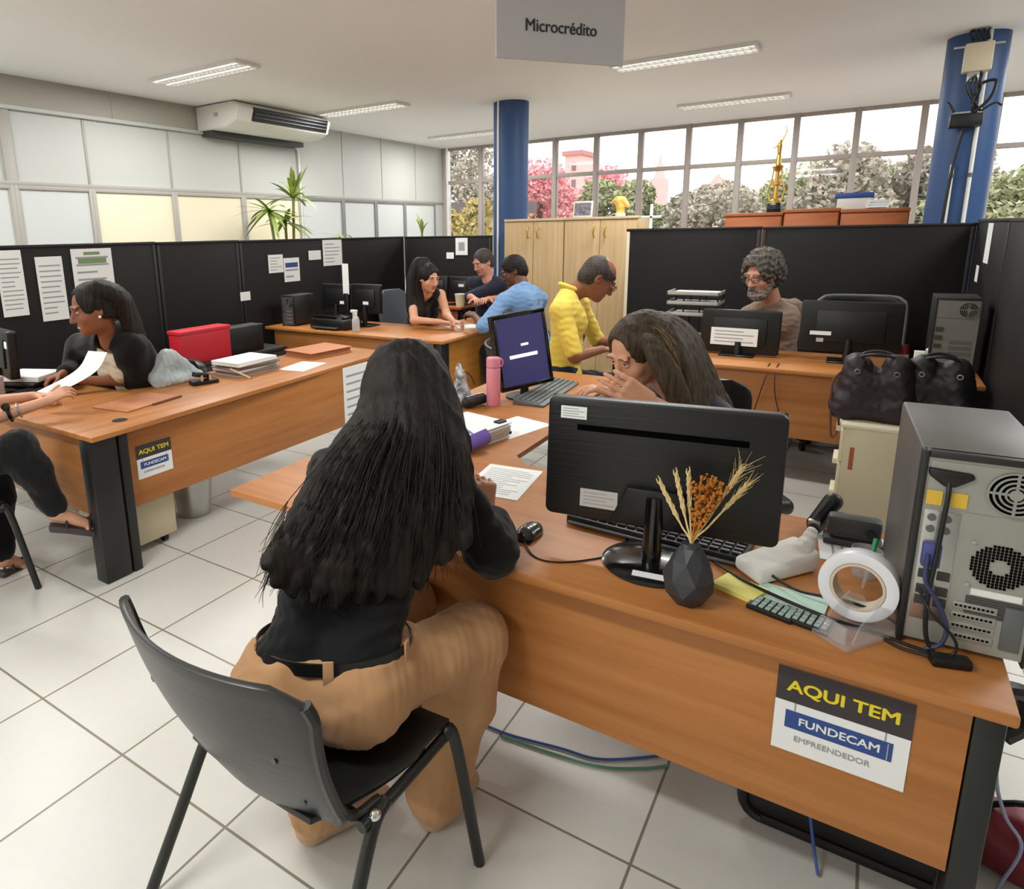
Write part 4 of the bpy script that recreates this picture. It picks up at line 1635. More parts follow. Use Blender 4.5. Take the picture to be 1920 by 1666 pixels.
cupboard('pale oak cupboard next to the blue column, behind the person in the light blue shirt', 2.60, 3.27)
cupboard('pale oak cupboard behind the person in the yellow polo', 1.86, 2.595)
c = at(1092, 404, 'x', 6.55)
t = thing('framed_photo', 'small framed dark picture standing on the pale cupboard', 'picture', (6.55, c.y, 1.73))
m = lmb(t)
m.M = m.M @ Matrix.Rotation(.15, 4, 'Y')
m.box(-.008, .008, -.1, .1, 0, .16)
obj('frame', m, OFFW, t, .002)
m = lmb(t)
m.M = m.M @ Matrix.Rotation(.15, 4, 'Y')
m.box(-.0095, -.0075, -.085, .085, .018, .142)
pi = obj('print', m, mat('print_dark', (70, 72, 92), .5, var=((30, 30, 30), 1, (150, 140, 150))), t)
m = lmb(t)
m.box(.0, .08, -.01, .01, 0, .006)
obj('easel_back', m, DGREY, t)
c = at(1163, 402, 'x', 6.6)
t = thing('golden_ornament', 'golden bird-like ornament standing on the pale cupboard', 'ornament', (6.6, c.y, 1.73))
S = Soft(.004)
b = V((6.6, c.y, 1.73))
S.rc(b + V((0, 0, .02)), b + V((0, 0, .09)), .045, .03, .02)
S.rc(b + V((0, 0, .09)), b + V((0, .02, .15)), .04, .045, .02)
S.rc(b + V((0, .03, .17)), b + V((0, .1, .13)), .022, .008, .02)
S.rc(b + V((0, -.02, .16)), b + V((0, -.07, .1)), .03, .02, .02)
S.cut(b + V((0, 0, .001)), V((0, 0, -1)))
soft('body', S, mat('ornament_gold', (226, 184, 96), .4, metal=.3), t)
obj('base', MB().cyl(b, b + V((0, 0, .03)), .05, None, 20), OFFW, t, .003)
c = at(1220, 430, 'x', 6.42)
t = thing('paper_stand', 'white cross-shaped stand poking up behind the divider beside the cupboards', 'stand', (6.42, c.y, 0))
m = MB().box(6.41, 6.43, c.y - .012, c.y + .012, 0, 1.83).box(6.41, 6.43, c.y - .09, c.y + .09, 1.7, 1.725)
obj('post', m, WHITE, t, .003)
obj('foot', MB().cyl((6.42, c.y, 0), (6.42, c.y, .02), .12, None, 24), WHITE, t, .004)
# wood units behind the right-hand dividers
for y0, y1, h, lab in ((.73, 1.24, 1.735, 'brown wooden unit behind the dividers, with the golden trophy on it'), (.27, .72, 1.757, 'darker brown wooden unit in the middle of the row behind the dividers'), (-.25, .26, 1.742, 'brown wooden unit behind the dividers, with a pale box and papers on top')):
    t = thing('wooden_unit', lab, 'cabinet', (7.45, (y0 + y1) / 2, 0), 0, 'brown wooden units')
    obj('body', MB().box(7.22, 7.6, y0, y1, 0, h - .03), BROWNWOOD, t, .004)
    obj('top', MB().box(7.2, 7.62, y0 - .004, y1 + .004, h - .03, h), BROWNWOOD, t, .004)
    obj('door', MB().box(7.2, 7.22, y0 + .01, y1 - .01, .06, h - .04), BROWNWOOD, t, .003)
c = V((7.35, at(1452, 390, 'x', 7.35).y, 1.735))
t = thing('trophy', 'tall golden trophy standing on a brown wooden unit by the windows', 'trophy', c)
obj('base', MB().box(c.x - .06, c.x + .06, c.y - .06, c.y + .06, c.z, c.z + .09), BLACKG, t, .006)
m = lmb(t)
m.lathe([(0, .09), (.05, .09), (.05, .11), (.025, .13), (.02, .25), (.035, .26), (.035, .28), (.018, .3), (.018, .38), (.04, .4), (.05, .43), (.03, .44), (.022, .46), (.022, .52), (.012, .55), (0, .56)], (0, 0, 0), 20)
obj('stem', m, GOLD, t)
S = Soft(.004)
S.rc(c + V((0, 0, .55)), c + V((0, 0, .62)), .018, .022, .01)
S.el(c + V((0, 0, .655)), (.014, .014, .016))
S.rc(c + V((0, 0, .63)), c + V((0, -.05, .74)), .008, .006, .008)
S.rc(c + V((0, -.05, .74)), c + V((0, -.035, .8)), .006, .004, .008)
S.rc(c + V((0, 0, .63)), c + V((0, .05, .6)), .008, .006, .008)
soft('figure', S, GOLD, t)
m = lmb(t)
for s_ in (-1, 1):
    m.tube([V((0, s_ * .05, .11)), V((0, s_ * .07, .2)), V((0, s_ * .045, .3)), V((0, s_ * .035, .4))], .007, 8)
obj('side_arm', m, GOLD, t)
c = V((7.35, at(1600, 390, 'x', 7.35).y, 1.742))
t = thing('storage_box', 'pale box with a blue lid on top of a brown wooden unit', 'box', c)
obj('body', MB().box(c.x - .1, c.x + .1, c.y - .13, c.y + .13, c.z, c.z + .1), OFFW, t, .006)
obj('lid', MB().box(c.x - .11, c.x + .11, c.y - .15, c.y + .15, c.z + .1, c.z + .145), BLUEI, t, .008)
c = V((7.33, at(1643, 390, 'x', 7.33).y, 1.742))
t = thing('paper_stack', 'thin stack of white papers right of the blue-lidded box', 'paper', c)
for k in range(3):
    obj('sheet', MB().obox(c + V((0, 0, .02 + .022 * k)), (.2, .16, .02), Matrix.Rotation(.1 * k, 3, 'Z')), PAPER, t)

# drawer units
def pedestal(lab, x0, x1, y0, y1, h, face, m=BEIGE, zb=.05, grp='beige drawer units'):
    t = thing('drawer_unit', lab, 'drawer unit', ((x0 + x1) / 2, (y0 + y1) / 2, 0), 0, grp)
    obj('body', MB().box(x0, x1, y0, y1, zb, h - .02), m, t, .003)
    obj('top', MB().box(x0 - .006, x1 + .006, y0 - .004, y1 + .02, h - .02, h), BEIGEL, t, .004)
    n = 3
    dz = (h - .03 - zb) / n
    for k in range(n):
        z = zb + .004 + dz * k
        if face == '':
            continue
        if face == 'y+':
            d = obj('drawer', MB().box(x0 + .004, x1 - .004, y1, y1 + .018, z, z + dz - .008), BEIGEL, t, .003)
            obj('handle', MB().box(x0 + .12, x1 - .12, y1 + .018, y1 + .042, z + dz - .05, z + dz - .02), BEIGEL, d, .004)
        else:
            d = obj('drawer', MB().box(x0 + .004, x1 - .004, y0 - .018, y0, z, z + dz - .008), BEIGEL, t, .003)
            obj('handle', MB().box(x0 + .08, x1 - .08, y0 - .03, y0 - .018, z + dz - .05, z + dz - .03), BEIGEL, d, .004)
    if face:
        obj('drawer_slot', MB().box(x0 - .001, x0 + .002, y1 - .05, y1 - .03, h - .24, h - .12), BROWNWOOD, t)
    for a in (x0 + .05, x1 - .05):
        for b in (y0 + .05, y1 - .05):
            obj('caster', MB().cyl((a - .012, b, .025), (a + .012, b, .025), .025, None, 14), BLACK, t)
    return t


pedestal('beige drawer unit carrying the two handbags, behind the foreground tower', 3.86, 4.27, -.47, .015, .62, 'y+')
pedestal('beige drawer unit under the left desk, beside the black desk leg', 1.73, 2.02, 3.02, 3.46, .6, '')
c = at(384, 962, 'z', 0)
c = V((2.3, 3.24, 0))
t = thing('waste_bin', 'light grey waste bin on the floor under the left desk', 'waste bin', c)
obj('body', lmb(t).lathe([(0, .004), (.095, .004), (.12, .3), (.113, .3), (.09, .012), (0, .012)], (0, 0, 0), 32), METAL, t)
obj('rim', lmb(t).torus((0, 0, .3), (0, 0, 1), .118, .006, 32, 8), GREY, t)
# low black cabinet with the red box
t = thing('low_cabinet', 'low black cabinet against the divider, under the red box', 'cabinet', (3.5, 4.65, 0))
obj('body', MB().box(2.75, 4.25, 4.4, 4.9, .03, .6), TOWERB, t, .004)
obj('top', MB().box(2.74, 4.26, 4.385, 4.91, .6, .625), TOWERB, t, .003)
for a in (2.76, 3.26, 3.76):
    obj('door', MB().box(a, a + .485, 4.385, 4.4, .06, .59), TOWERB, t, .003)
a, b = at(345, 700, 'y', 4.42), at(430, 608, 'y', 4.42)
t = thing('red_box', 'bright red box behind the left desk', 'box', ((a.x + b.x) / 2, 4.5, .625))
m = MB().box(a.x, b.x, 4.42, 4.57, .625, b.z - .03)
obj('body', m, RED, t, .006)
obj('lid', MB().box(a.x - .008, b.x + .008, 4.412, 4.578, b.z - .03, b.z), mat('red_lid', (206, 44, 58), .5), t, .006)
a2, b2 = at(436, 700, 'y', 4.45), at(492, 606, 'y', 4.45)
t = thing('black_box', 'black box with a pale edge right beside the red box', 'box', ((a2.x + b2.x) / 2, 4.55, .625))
obj('body', MB().box(a2.x, b2.x, 4.45, 4.6, .625, b2.z - .012), BLACK, t, .006)
obj('lid', MB().box(a2.x - .004, b2.x + .004, 4.446, 4.604, b2.z - .012, b2.z), DGREY, t, .003)

# ============================================================ FOREGROUND DESK THINGS
ZT = .74
c = V((1.53, .283, ZT))
t = thing('faceted_vase', 'small faceted black vase holding dried straw on the foreground desk', 'vase', c)
m = lmb(t)
rows = []
for i, (r, z, ph) in enumerate(((.034, .0, 0), (.056, .03, .5), (.06, .068, 0), (.042, .11, .5), (.024, .142, 0), (.021, .15, .5))):
    rows.append([m.v((r * math.cos(2 * PI * (k + ph) / 7), r * math.sin(2 * PI * (k + ph) / 7), z)) for k in range(7)])
m.f(rows[0][::-1])
for i, (A, B) in enumerate(zip(rows, rows[1:])):
    o = 0 if i % 2 == 0 else 1
    for k in range(7):
        j = (k + 1) % 7
        if i % 2 == 0:
            m.f([A[k], A[j], B[k]])
            m.f([A[j], B[j], B[k]])
        else:
            m.f([A[k], B[j], B[k]])
            m.f([A[k], A[j], B[j]])
m.f(rows[-1])
v = obj('body', m, VASE, t)
v.data.polygons.foreach_set('use_smooth', [False] * len(v.data.polygons))
nk = c + V((0, 0, .145))
heads = [(1238, 905, 1.60), (1268, 890, 1.6), (1291, 888, 1.62), (1390, 880, 1.6), (1398, 912, 1.58)]
for i, (x, y, d) in enumerate(heads):
    tip = D(x, y, d)
    s = thing('straw_stem', ['leftmost pale straw stem, leaning left in the faceted vase', 'second pale straw stem from the left in the faceted vase', 'upright pale straw stem in the middle of the vase', 'feathery pale wheat ear leaning right, the taller of the two', 'lower pale wheat ear leaning right in the vase'][i], 'dried flower', nk, 0, 'dried stems in the vase')
    bse = nk + V((rnd.uniform(-.008, .008), rnd.uniform(-.008, .008), -.1))
    mid = nk.lerp(tip, .6)
    obj('stem', MB().tube([bse, nk, nk.lerp(tip, .3), mid, tip], .0022, 6), WHEAT, s)
    m = MB()
    dr = (tip - mid).normalized()
    ln = .1 if i < 3 else .085
    for k in range(26):
        p = tip - dr * ln * (1 - k / 26)
        a = k * 2.4
        o = dr.orthogonal().normalized()
        o = Matrix.Rotation(a, 3, dr) @ o
        m.tube([p, p + dr * .012 + o * .005, p + dr * .022 + o * .0035], .0028, 5, False, .0008)
        if i >= 3:
            m.tube([p + dr * .01, p + dr * .055 + o * (.012 + .001 * k * (i == 3))], .0007, 3, False, .0003)
    obj('ear', m, WHEAT, s)
for i, (x, y, d) in enumerate(((1315, 905, 1.58), (1335, 895, 1.6), (1352, 905, 1.57))):
    tip = D(x, y, d)
    s = thing('dried_flower', ['orange dried flower head, leftmost of the three in the vase', 'orange dried flower head, tallest of the three in the vase', 'orange dried flower head, rightmost of the three in the vase'][i], 'dried flower', nk, 0, 'dried stems in the vase')
    bse = nk + V((.004 * i - .004, .003 * i, -.1))
    obj('stem', MB().tube([bse, nk, nk.lerp(tip, .5), tip], .0018, 5), ORANGED, s)
    m = MB()
    r2 = random.Random(i)
    dr = (tip - nk).normalized()
    for k in range(90):
        u = r2.random() ** .7
        p = nk.lerp(tip, .25 + .75 * u)
        o = V((r2.gauss(0, 1), r2.gauss(0, 1), r2.gauss(0, 1)))
        o = (o - dr * o.dot(dr)).normalized() * (.022 * u + .004) * math.sqrt(r2.random())
        m.sph(p + o, r2.uniform(.003, .0052), 6)
    obj('flower_head', m, ORANGED, s)


def flat(name, lab, c, rz, w, h, m=PAPER, lines=6, z=ZT, cat='paper', group=None, th=.001, head=None):
    c = V((c.x, c.y, z + .0005))
    rt = V((math.cos(rz), math.sin(rz), 0))
    return sheet(name, lab, c, rt, V((0, 0, 1)).cross(rt), w, h, cat, group, m, lines, head, th)


P = [at(x, y, 'z', ZT) for x, y in ((925, 930), (1050, 882), (960, 856), (880, 886))]
flat('form_sheet', 'white printed form on the foreground desk beside the long-haired person\'s hand', V((2.0, 1.02, 0)), -1.45, .21, .297, PAPER, 14)
pc = at(1000, 800, 'z', ZT)
flat('form_sheet', 'white sheet sticking out from under the file with the purple ribbon', V((2.62, 1.28, 0)), -.25, .297, .21, PAPER, 0)
pc = at(1672, 1050, 'z', ZT)
flat('form_sheet', 'white printed sheet on the desk left of the big computer tower', V((2.04, -.1, 0)), PI + .1, .2, .28, PAPER, 10)
# file with ribbon
c = V((2.32, 1.40, ZT))
t = thing('file_bundle', 'thick bundle of white papers tied with a purple ribbon on the foreground desk', 'papers', c)
Rz = Matrix.Rotation(-.25, 3, 'Z')
for k in range(5):
    obj('sheet', MB().obox(c + V((.004 * k, -.004 * k, .006 + .0125 * k)), (.36 - .01 * k, .27, .012), Matrix.Rotation(-.25 + .03 * (k % 3), 3, 'Z')), PAPER if k % 2 == 0 else OFFW, t, .002)
g = []
for i in range(9):
    u = i / 8
    g.append([c + Rz @ V((-.10 + .05 * j, -.145 - .03 * math.sin(u * 3) - .01 * j, .07 - .07 * u + .01 * j)) for j in range(3)])
obj('ribbon', MB().sheet(g, .002).tube([c + Rz @ V((-.12, -.16, .02)), c + Rz @ V((-.05, -.14, .068)), c + Rz @ V((.02, .12, .068))], .006), PURPLE, t)
obj('cover', MB().obox(c + V((.02, -.02, .068)), (.33, .26, .004), Matrix.Rotation(-.2, 3, 'Z')), PAPER, t)
obj('clip', MB().obox(c + Rz @ V((.16, -.1, .068)), (.05, .035, .02), Rz).obox(c + Rz @ V((.19, -.12, .02)), (.03, .02, .015), Rz), BLACK, t, .004)
# notepad
t = thing('notepad', 'white notepad with a dark curved cover half hidden behind the large monitor', 'notepad', (2.06, .79, ZT))
obj('pages', MB().obox((2.08, .76, ZT + .012), (.17, .14, .022), Matrix.Rotation(.3, 3, 'Z')), PAPER, t, .003)
obj('cover', MB().tube([V((1.97, .80, ZT + .008)), V((2.03, .855, ZT + .04)), V((2.12, .87, ZT + .045)), V((2.2, .83, ZT + .02))], .006), BLACK, t)
obj('bookmark', MB().obox((2.0, .81, ZT + .026), (.03, .02, .004), Matrix.Rotation(.6, 3, 'Z')), PURPLE, t)
# pink bottle
c = V((2.92, 1.545, ZT))
t = thing('bottle', 'slim pink bottle standing on the foreground desk', 'bottle', c)
obj('body', lmb(t).lathe([(0, 0), (.032, 0), (.036, .006), (.036, .19), (.034, .2), (0, .2)], (0, 0, 0), 28), PINK, t)
obj('lid', lmb(t).lathe([(0, .203), (.036, .203), (.036, .245), (.033, .25), (0, .25)], (0, 0, 0), 28), mat('pink_lid', (230, 140, 160), .45), t)
obj('carry_loop', lmb(t).torus((.03, -.02, .22), (.4, .9, 0), .02, .005, 18, 8), PINK, t)
# printed pouch and small black case
c = at(872, 752, 'z', ZT)
c = V((2.86, 1.70, ZT))
t = thing('printed_pouch', 'white pouch with a dark print standing beside the pink bottle', 'bag', c)
S = Soft(.004)
for a in (-.05, 0, .05):
    S.rc(c + V((a * .8, a * .4, .04)), c + V((a * .3, a * .2, .15)), .045, .02, .03)
S.rc(c + V((-.03, -.01, .16)), c + V((.01, .02, .2)), .014, .01, .03)
S.cut(c + V((0, 0, .0012)), V((0, 0, -1)))
S.fold = lambda P: .006 * wave(P, (50, 50, 40), 4)
soft('body', S, COWM, t)
obj('drawstring', MB().tube([c + V((.0, .0, .18)), c + V((.04, -.03, .15)), c + V((.05, -.05, .1))], .003), BLACK, t)
c = V((2.85, 1.61, ZT))
t = thing('pencil_case', 'dark pencil case lying between the printed pouch and the pink bottle', 'case', c)
S = Soft(.004)
S.rc(c + V((-.05, .02, .03)), c + V((.06, -.01, .03)), .03, .026)
S.cut(c + V((0, 0, .001)), V((0, 0, -1)))
soft('body', S, LEATHERB, t)
obj('zip', MB().tube([c + V((-.06, .02, .062)), c + V((0, .0, .064)), c + V((.065, -.012, .058))], .003), METAL, t)

# things in front of the tower
c = at(1485, 1060, 'z', ZT)
c = V((1.79, .125, ZT))
t = thing('tissue_pack', 'crumpled white pack lying on the desk right of the keyboard', 'pack', c)
Rz = Matrix.Rotation(-.62, 3, 'Z')
m = MB()
m.prism([c + Rz @ V(p) for p in ((-.1, -.045, .001), (.1, -.05, .001), (.11, -.045, .055), (-.09, -.035, .03))], Rz @ V((0, .085, .012)))
obj('body', m, mat('pack_white', (232, 228, 220), .6, bump=((30, 30, 30), .6, .006)), t, .012, seg=3)
S = Soft(.004)
S.rc(c + Rz @ V((.09, -.01, .045)), c + Rz @ V((.12, .0, .085)), .026, .016, .02)
S.fold = lambda P: .004 * wave(P, (70, 70, 70), 6)
soft('open_end', S, MATS['pack_white'], t)
c = at(1378, 1070, 'z', ZT)
c = V((1.645, .185, ZT))
flat('sticky_notes', 'pad of yellow sticky notes beside the faceted vase', c, -.35, .075, .105, YNOTE, 0, ZT, 'sticky notes', None, .012)
c = at(1480, 1092, 'z', ZT)
flat('sticky_notes', 'mint green note sheet lying right of the yellow notes', V((1.66, .075, 0)), -.1, .09, .15, GNOTE, 0, ZT, 'sticky notes', None, .004)
for cc, rz, lab in ((V((1.585, .105, ZT)), -.25, 'small dark calculator with pale keys, closest to the yellow notes'), (V((1.575, .035, ZT)), -.2, 'small dark remote with pale keys next to the calculator')):
    t = thing('calculator', lab, 'calculator', cc, rz)
    obj('body', lmb(t).box(-.03, .03, -.05, .05, 0, .012), BLACK, t, .003)
    m = lmb(t)
    for i in range(3):
        for j in range(6):
            m.box(-.024 + .017 * i, -.012 + .017 * i, -.044 + .0145 * j, -.034 + .0145 * j, .012, .0145)
    obj('keys', m, mat('calculator_keys', (158, 178, 168), .5), t)
# tape dispenser (clear)
c = V((1.60, -.035, ZT))
t = thing('tape_dispenser', 'clear plastic tape dispenser with a big white roll on the foreground desk', 'tape dispenser', c)
ax = V((-.88, .12, .12)).normalized()
m = MB()


def band(m, c, ax, r0, r1, w, n=40):
    t_ = ax.orthogonal().normalized()
    b_ = ax.cross(t_)
    rows = []
    for i in range(n):
        a = 2 * PI * i / n
        d = t_ * math.cos(a) + b_ * math.sin(a)
        rows.append([m.v(c + d * r + ax * s) for r, s in ((r0, -w / 2), (r1, -w / 2), (r1, w / 2), (r0, w / 2))])
    for i in range(n):
        A, B = rows[i], rows[(i + 1) % n]
        for j in range(4):
            m.f([A[j], A[(j + 1) % 4], B[(j + 1) % 4], B[j]])


cc = c + V((.045, -.02, .088))
for (r0, r1, w, mm, nme) in ((.052, .074, .026, WHITE, 'tape_roll'),):
    m = MB()
    band(m, cc, ax, .053, .077, .052)
    obj(nme, m, mat('tape_white', (226, 226, 230), .3), t, .002)
m = MB()
band(m, cc, ax, .047, .0525, .054)
obj('roll_core', m, mat('core_card', (206, 190, 168), .6), t)
R = Matrix.Rotation(.95, 3, 'Z')
b0 = c + V((-.01, -.03, 0))
obj('base', MB().obox(b0 + V((0, 0, .006)), (.085, .19, .011), R), CLEAR, t, .004)
for s_ in (-1, 1):
    obj('cheek', MB().prism([b0 + R @ V((s_ * .032, y, z)) for y, z in ((-.08, .011), (.07, .011), (.05, .05), (.0, .085), (-.05, .06))], R @ V((s_ * .003, 0, 0))), CLEAR, t)
obj('cutter', MB().obox(b0 + R @ V((0, .085, .03)), (.06, .008, .04), R), CLEAR, t, .002)
# pen, stapler, punch
c = V((1.85, -.085, ZT))
t = thing('pen', 'green pen leaning beside the tape dispenser', 'pen', c)
obj('barrel', MB().cyl(c + V((-.03, .01, .055)), c + V((.01, -.0, .115)), .006, None, 10), GREENP, t)
obj('grip', MB().cyl(c + V((-.03, .01, .055)), c + V((-.06, .018, .01)), .006, .003, 10), CLEAR, t)
t = thing('pen_cup', 'small clear cup behind the white tape roll', 'cup', c + V((.03, .015, 0)))
obj('body', lmb(t).lathe([(0, 0), (.03, 0), (.034, .075), (.031, .075), (.027, .006), (0, .006)], (0, 0, 0), 24), CLEAR, t)
c = at(1597, 1020, 'z', ZT)
t = thing('hole_punch', 'dark grey hole punch standing left of the white sheet by the tower', 'hole punch', c)
obj('base', MB().obox(c + V((0, 0, .01)), (.06, .14, .02), Matrix.Rotation(.05, 3, 'Z')), DGREY, t, .004)
obj('lever', MB().obox(c + V((0, 0, .055)), (.05, .13, .06), Matrix.Rotation(.05, 3, 'Z')), DGREY, t, .014)
obj('pivot', MB().cyl(c + V((-.03, -.04, .05)), c + V((.03, -.04, .05)), .012, None, 14), BLACK, t)
c = at(1540, 996, 'z', ZT)
t = thing('stapler', 'black stapler standing on end behind the crumpled white pack', 'stapler', c)
S = Soft(.004)
S.rc(c + V((0, .02, .022)), c + V((.02, -.02, .09)), .02, .026, .02)
S.rc(c + V((-.03, .02, .016)), c + V((.03, .0, .016)), .016, .016, .02)
S.cut(c + V((0, 0, .001)), V((0, 0, -1)))
soft('body', S, BLACK, t)
obj('jaw', MB().obox(c + V((-.02, .02, .03)), (.02, .03, .02), Matrix()), METAL, t, .003)


def cable(lab, pts, r=.0035, m=CABLE, grp='loose cables'):
    pts = [V(p) for p in pts]
    o = obj('cable', MB().tube(pts, r, 8), m)
    return tag(o, lab, 'cable', grp)


Z = lambda x, y, z=.744: at(x, y, 'z', z)
cable('black cable snaking along the desk edge from the vase to the big tower', [Z(1335, 1050), Z(1395, 1088, .757), Z(1480, 1128, .762), Z(1560, 1160, .758), Z(1640, 1185), Z(1700, 1208), Z(1760, 1228), Z(1800, 1245)], .004)
cable('black cable crossing over the mint note sheet towards the tower', [Z(1405, 1048, .755), Z(1450, 1080, .760), Z(1500, 1108, .764), Z(1580, 1124, .79), Z(1650, 1150, .775), Z(1690, 1175, .75)], .0035)
M_ = WM[TW.name]
L = lambda x, y, z: M_ @ V((x, y, z))
cable('thick power cable hanging from the plug of the big tower', [L(-.057, -.008, .37), L(-.058, -.02, .33), L(-.062, -.025, .22), L(-.066, -.03, .12), L(-.06, -.032, .04), L(-.04, -.04, .008), L(.0, -.045, .006)], .0045)
cable('blue looped cable hanging from the ports of the big tower', [L(-.075, -.02, .215), L(-.074, -.03, .16), L(-.05, -.034, .12), L(-.03, -.036, .07), L(-.035, -.036, .03), L(-.06, -.036, .012)], .0045, mat('cable_navy', (52, 58, 92), .5))
cable('thin black cable looping in front of the big tower\'s lower slots', [L(-.08, -.012, .13), L(-.06, -.045, .1), L(-.02, -.05, .06), L(-.012, -.05, .03), L(-.03, -.055, .01)], .003)
c = L(-.02, -.06, 0)
t = thing('power_adapter', 'small black adapter lying at the foot of the big tower', 'adapter', c)
obj('body', MB().obox(c + V((0, 0, .011)), (.03, .07, .022), Matrix.Rotation(.3, 3, 'Z')), BLACK, t, .006)
obj('cord', MB().tube([c + V((0, .03, .01)), c + V((.01, .08, .006)), c + V((.03, .11, .005))], .0035), CABLE, t)

# ============================================================ UNDER THE FOREGROUND DESK
t = thing('plastic_crate', 'black plastic crate with a raised rim on the floor under the foreground desk', 'crate', (1.95, -.1, 0))
y0, y1, x0, x1 = -.34, .145, 1.77, 2.12
m = MB()
pts = []
r = .05
for cy, cz, a0 in ((y1 - r, .05 + r * .2, -90), (y1 - r, .36 - r, 0), (y0 + r, .36 - r, 90), (y0 + r, .05 + r * .2, 180)):
    for k in range(5):
        a = math.radians(a0 + 22.5 * k)
        pts.append((x0, cy + r * math.cos(a), max(.001, cz + r * math.sin(a))))
m.prism(pts, (x1 - x0, 0, 0))
obj('body', m, TOWERB, t, .006)
m = MB()
loop = [V(p) for p in pts] + [V(pts[0])]
m.tube([p + V((-.004, 0, 0)) for p in loop], .014, 8, False)
obj('rim', m, BLACK, t)
cable('blue cable hanging in front of the black crate', [V((1.72, .0, .36)), V((1.70, -.01, .2)), V((1.69, -.03, .08)), V((1.66, -.05, .008))], .004, CABLEB)
cable('blue cable lying on the floor tiles under the foreground desk', [at(x, y, 'z', .006) for x, y in ((880, 1345), (950, 1375), (1050, 1402), (1120, 1422), (1200, 1420), (1260, 1412))], .004, CABLEB)
cable('pale green cable on the floor tiles beside the blue one', [at(x, y, 'z', .006) for x, y in ((940, 1380), (1030, 1410), (1120, 1436), (1200, 1440), (1255, 1435))], .004, CABLEG)
c = at(1885, 1600, 'z', .05)
t = thing('red_bag', 'dark red bag on the floor behind the foreground desk leg', 'bag', (c.x, c.y, 0))
S = Soft(.008)
S.rc((c.x, c.y - .1, .07), (c.x + .05, c.y + .08, .07), .09, .08)
S.cut((c.x, c.y, .001), (0, 0, -1))
S.fold = lambda P: .006 * wave(P, (30, 30, 30), 4)
soft('body', S, mat('bag_red', (120, 24, 38), .5), t)
obj('handle', MB().tube([V((c.x, c.y - .1, .14)), V((c.x, c.y - .03, .21)), V((c.x + .03, c.y + .06, .14))], .008), LEATHERB, t)
cable('pale blue cable dropping to the floor at the right edge', [V((1.68, -.34, .62)), at(1868, 1450, 'x', 1.75), at(1885, 1530, 'x', 1.78), at(1915, 1590, 'x', 1.8), V((1.85, -.42, .008))], .004, mat('cable_pale', (150, 160, 190), .5))

# handbags
def handbag(lab, c, w, d, h, m, strap, rz=0):
    c = V(c)
    t = thing('handbag', lab, 'handbag', c)
    R = Matrix.Rotation(rz, 3, 'Z')
    S = Soft(.007)
    q = lambda x, y, z: c + R @ V((x, y, z))
    for sy in (-1, 1):
        S.rc(q(0, sy * (w / 2 - .06), .06), q(0, sy * (w / 2 - .08), h - .04), d * .55, d * .42, .05)
    S.rc(q(0, -(w / 2 - .07), .07), q(0, (w / 2 - .07), .07), d * .52, None, .05)
    S.rc(q(0, -(w / 2 - .1), h * .6), q(0, (w / 2 - .1), h * .6), d * .45, None, .05)
    S.cut(c + V((0, 0, .001)), V((0, 0, -1)))
    S.fold = lambda P: .008 * wave(P, (22, 22, 16), 4) + .003 * wave(P, (60, 60, 60), 3)
    soft('body', S, m, t)
    for sx in (-.03, .03):
        obj('handle', MB().tube([q(sx, -w * .25, h - .05), q(sx * 1.2, -w * .22, h + .01), q(sx * 1.8, 0, h + .03), q(sx * 1.2, w * .22, h + .01), q(sx, w * .25, h - .05)], .008), m, t)
    for sy in (-1, 1):
        obj('ring', MB().torus(q(-d * .5, sy * w * .25, h - .06), (1, 0, 0), .011, .0025, 16, 6), MATS['steel'], t)
    if strap:
        obj('strap', MB().tube([q(-.02, w * .42, h - .06), q(-.04, w * .55, h - .12), q(-.05, w * .56, .1), q(-.05, w * .5, -.1), q(-.03, w * .42, -.06), q(-.02, w * .46, .12)], .006), STRAP, t)
    return t


handbag('maroon leather handbag on the beige drawer unit', (4.02, -.09, .62), .33, .16, .32, LEATHERM, True)
handbag('black handbag next to the maroon one on the beige drawer unit', (4.08, -.35, .62), .3, .15, .32, LEATHERB, False)

# ============================================================ LEFT DESK THINGS
c = V((2.42, 3.5, ZT))
t = thing('plastic_bag', 'translucent plastic bag slumped on the left desk beside the person in the black cardigan', 'bag', c)
S = Soft(.007)
S.rc(c + V((-.08, .02, .06)), c + V((-.02, .0, .16)), .07, .05, .05)
S.rc(c + V((.0, 0, .15)), c + V((.1, .0, .07)), .06, .05, .05)
S.rc(c + V((-.1, -.02, .03)), c + V((.16, -.04, .03)), .035, .03, .04)
S.cut(c + V((0, 0, .001)), V((0, 0, -1)))
S.fold = lambda P: .008 * wave(P, (22, 24, 12), 14) + .0045 * wave(P, (60, 60, 45), 25)
soft('body', S, CLEARBAG, t)
c = V((2.52, 3.33, ZT))
t = thing('hole_punch', 'black hole punch with bright metal on the left desk, in front of the plastic bag', 'hole punch', c)
obj('base', MB().obox(c + V((0, 0, .012)), (.16, .08, .024), Matrix.Rotation(-.3, 3, 'Z')), BLACK, t, .004)
obj('lever', MB().obox(c + V((-.01, 0, .055)), (.12, .05, .03), Matrix.Rotation(.25, 3, 'Y')), BLACK, t, .008)
obj('pin', MB().cyl(c + V((-.03, -.02, .02)), c + V((-.03, -.02, .06)), .01, None, 12).cyl(c + V((.02, -.035, .02)), c + V((.02, -.035, .06)), .01, None, 12), CHROME, t)
c = V((2.9, 3.38, ZT))
t = thing('document_pile', 'pile of papers and folders with pale edges on the left desk', 'papers', c)
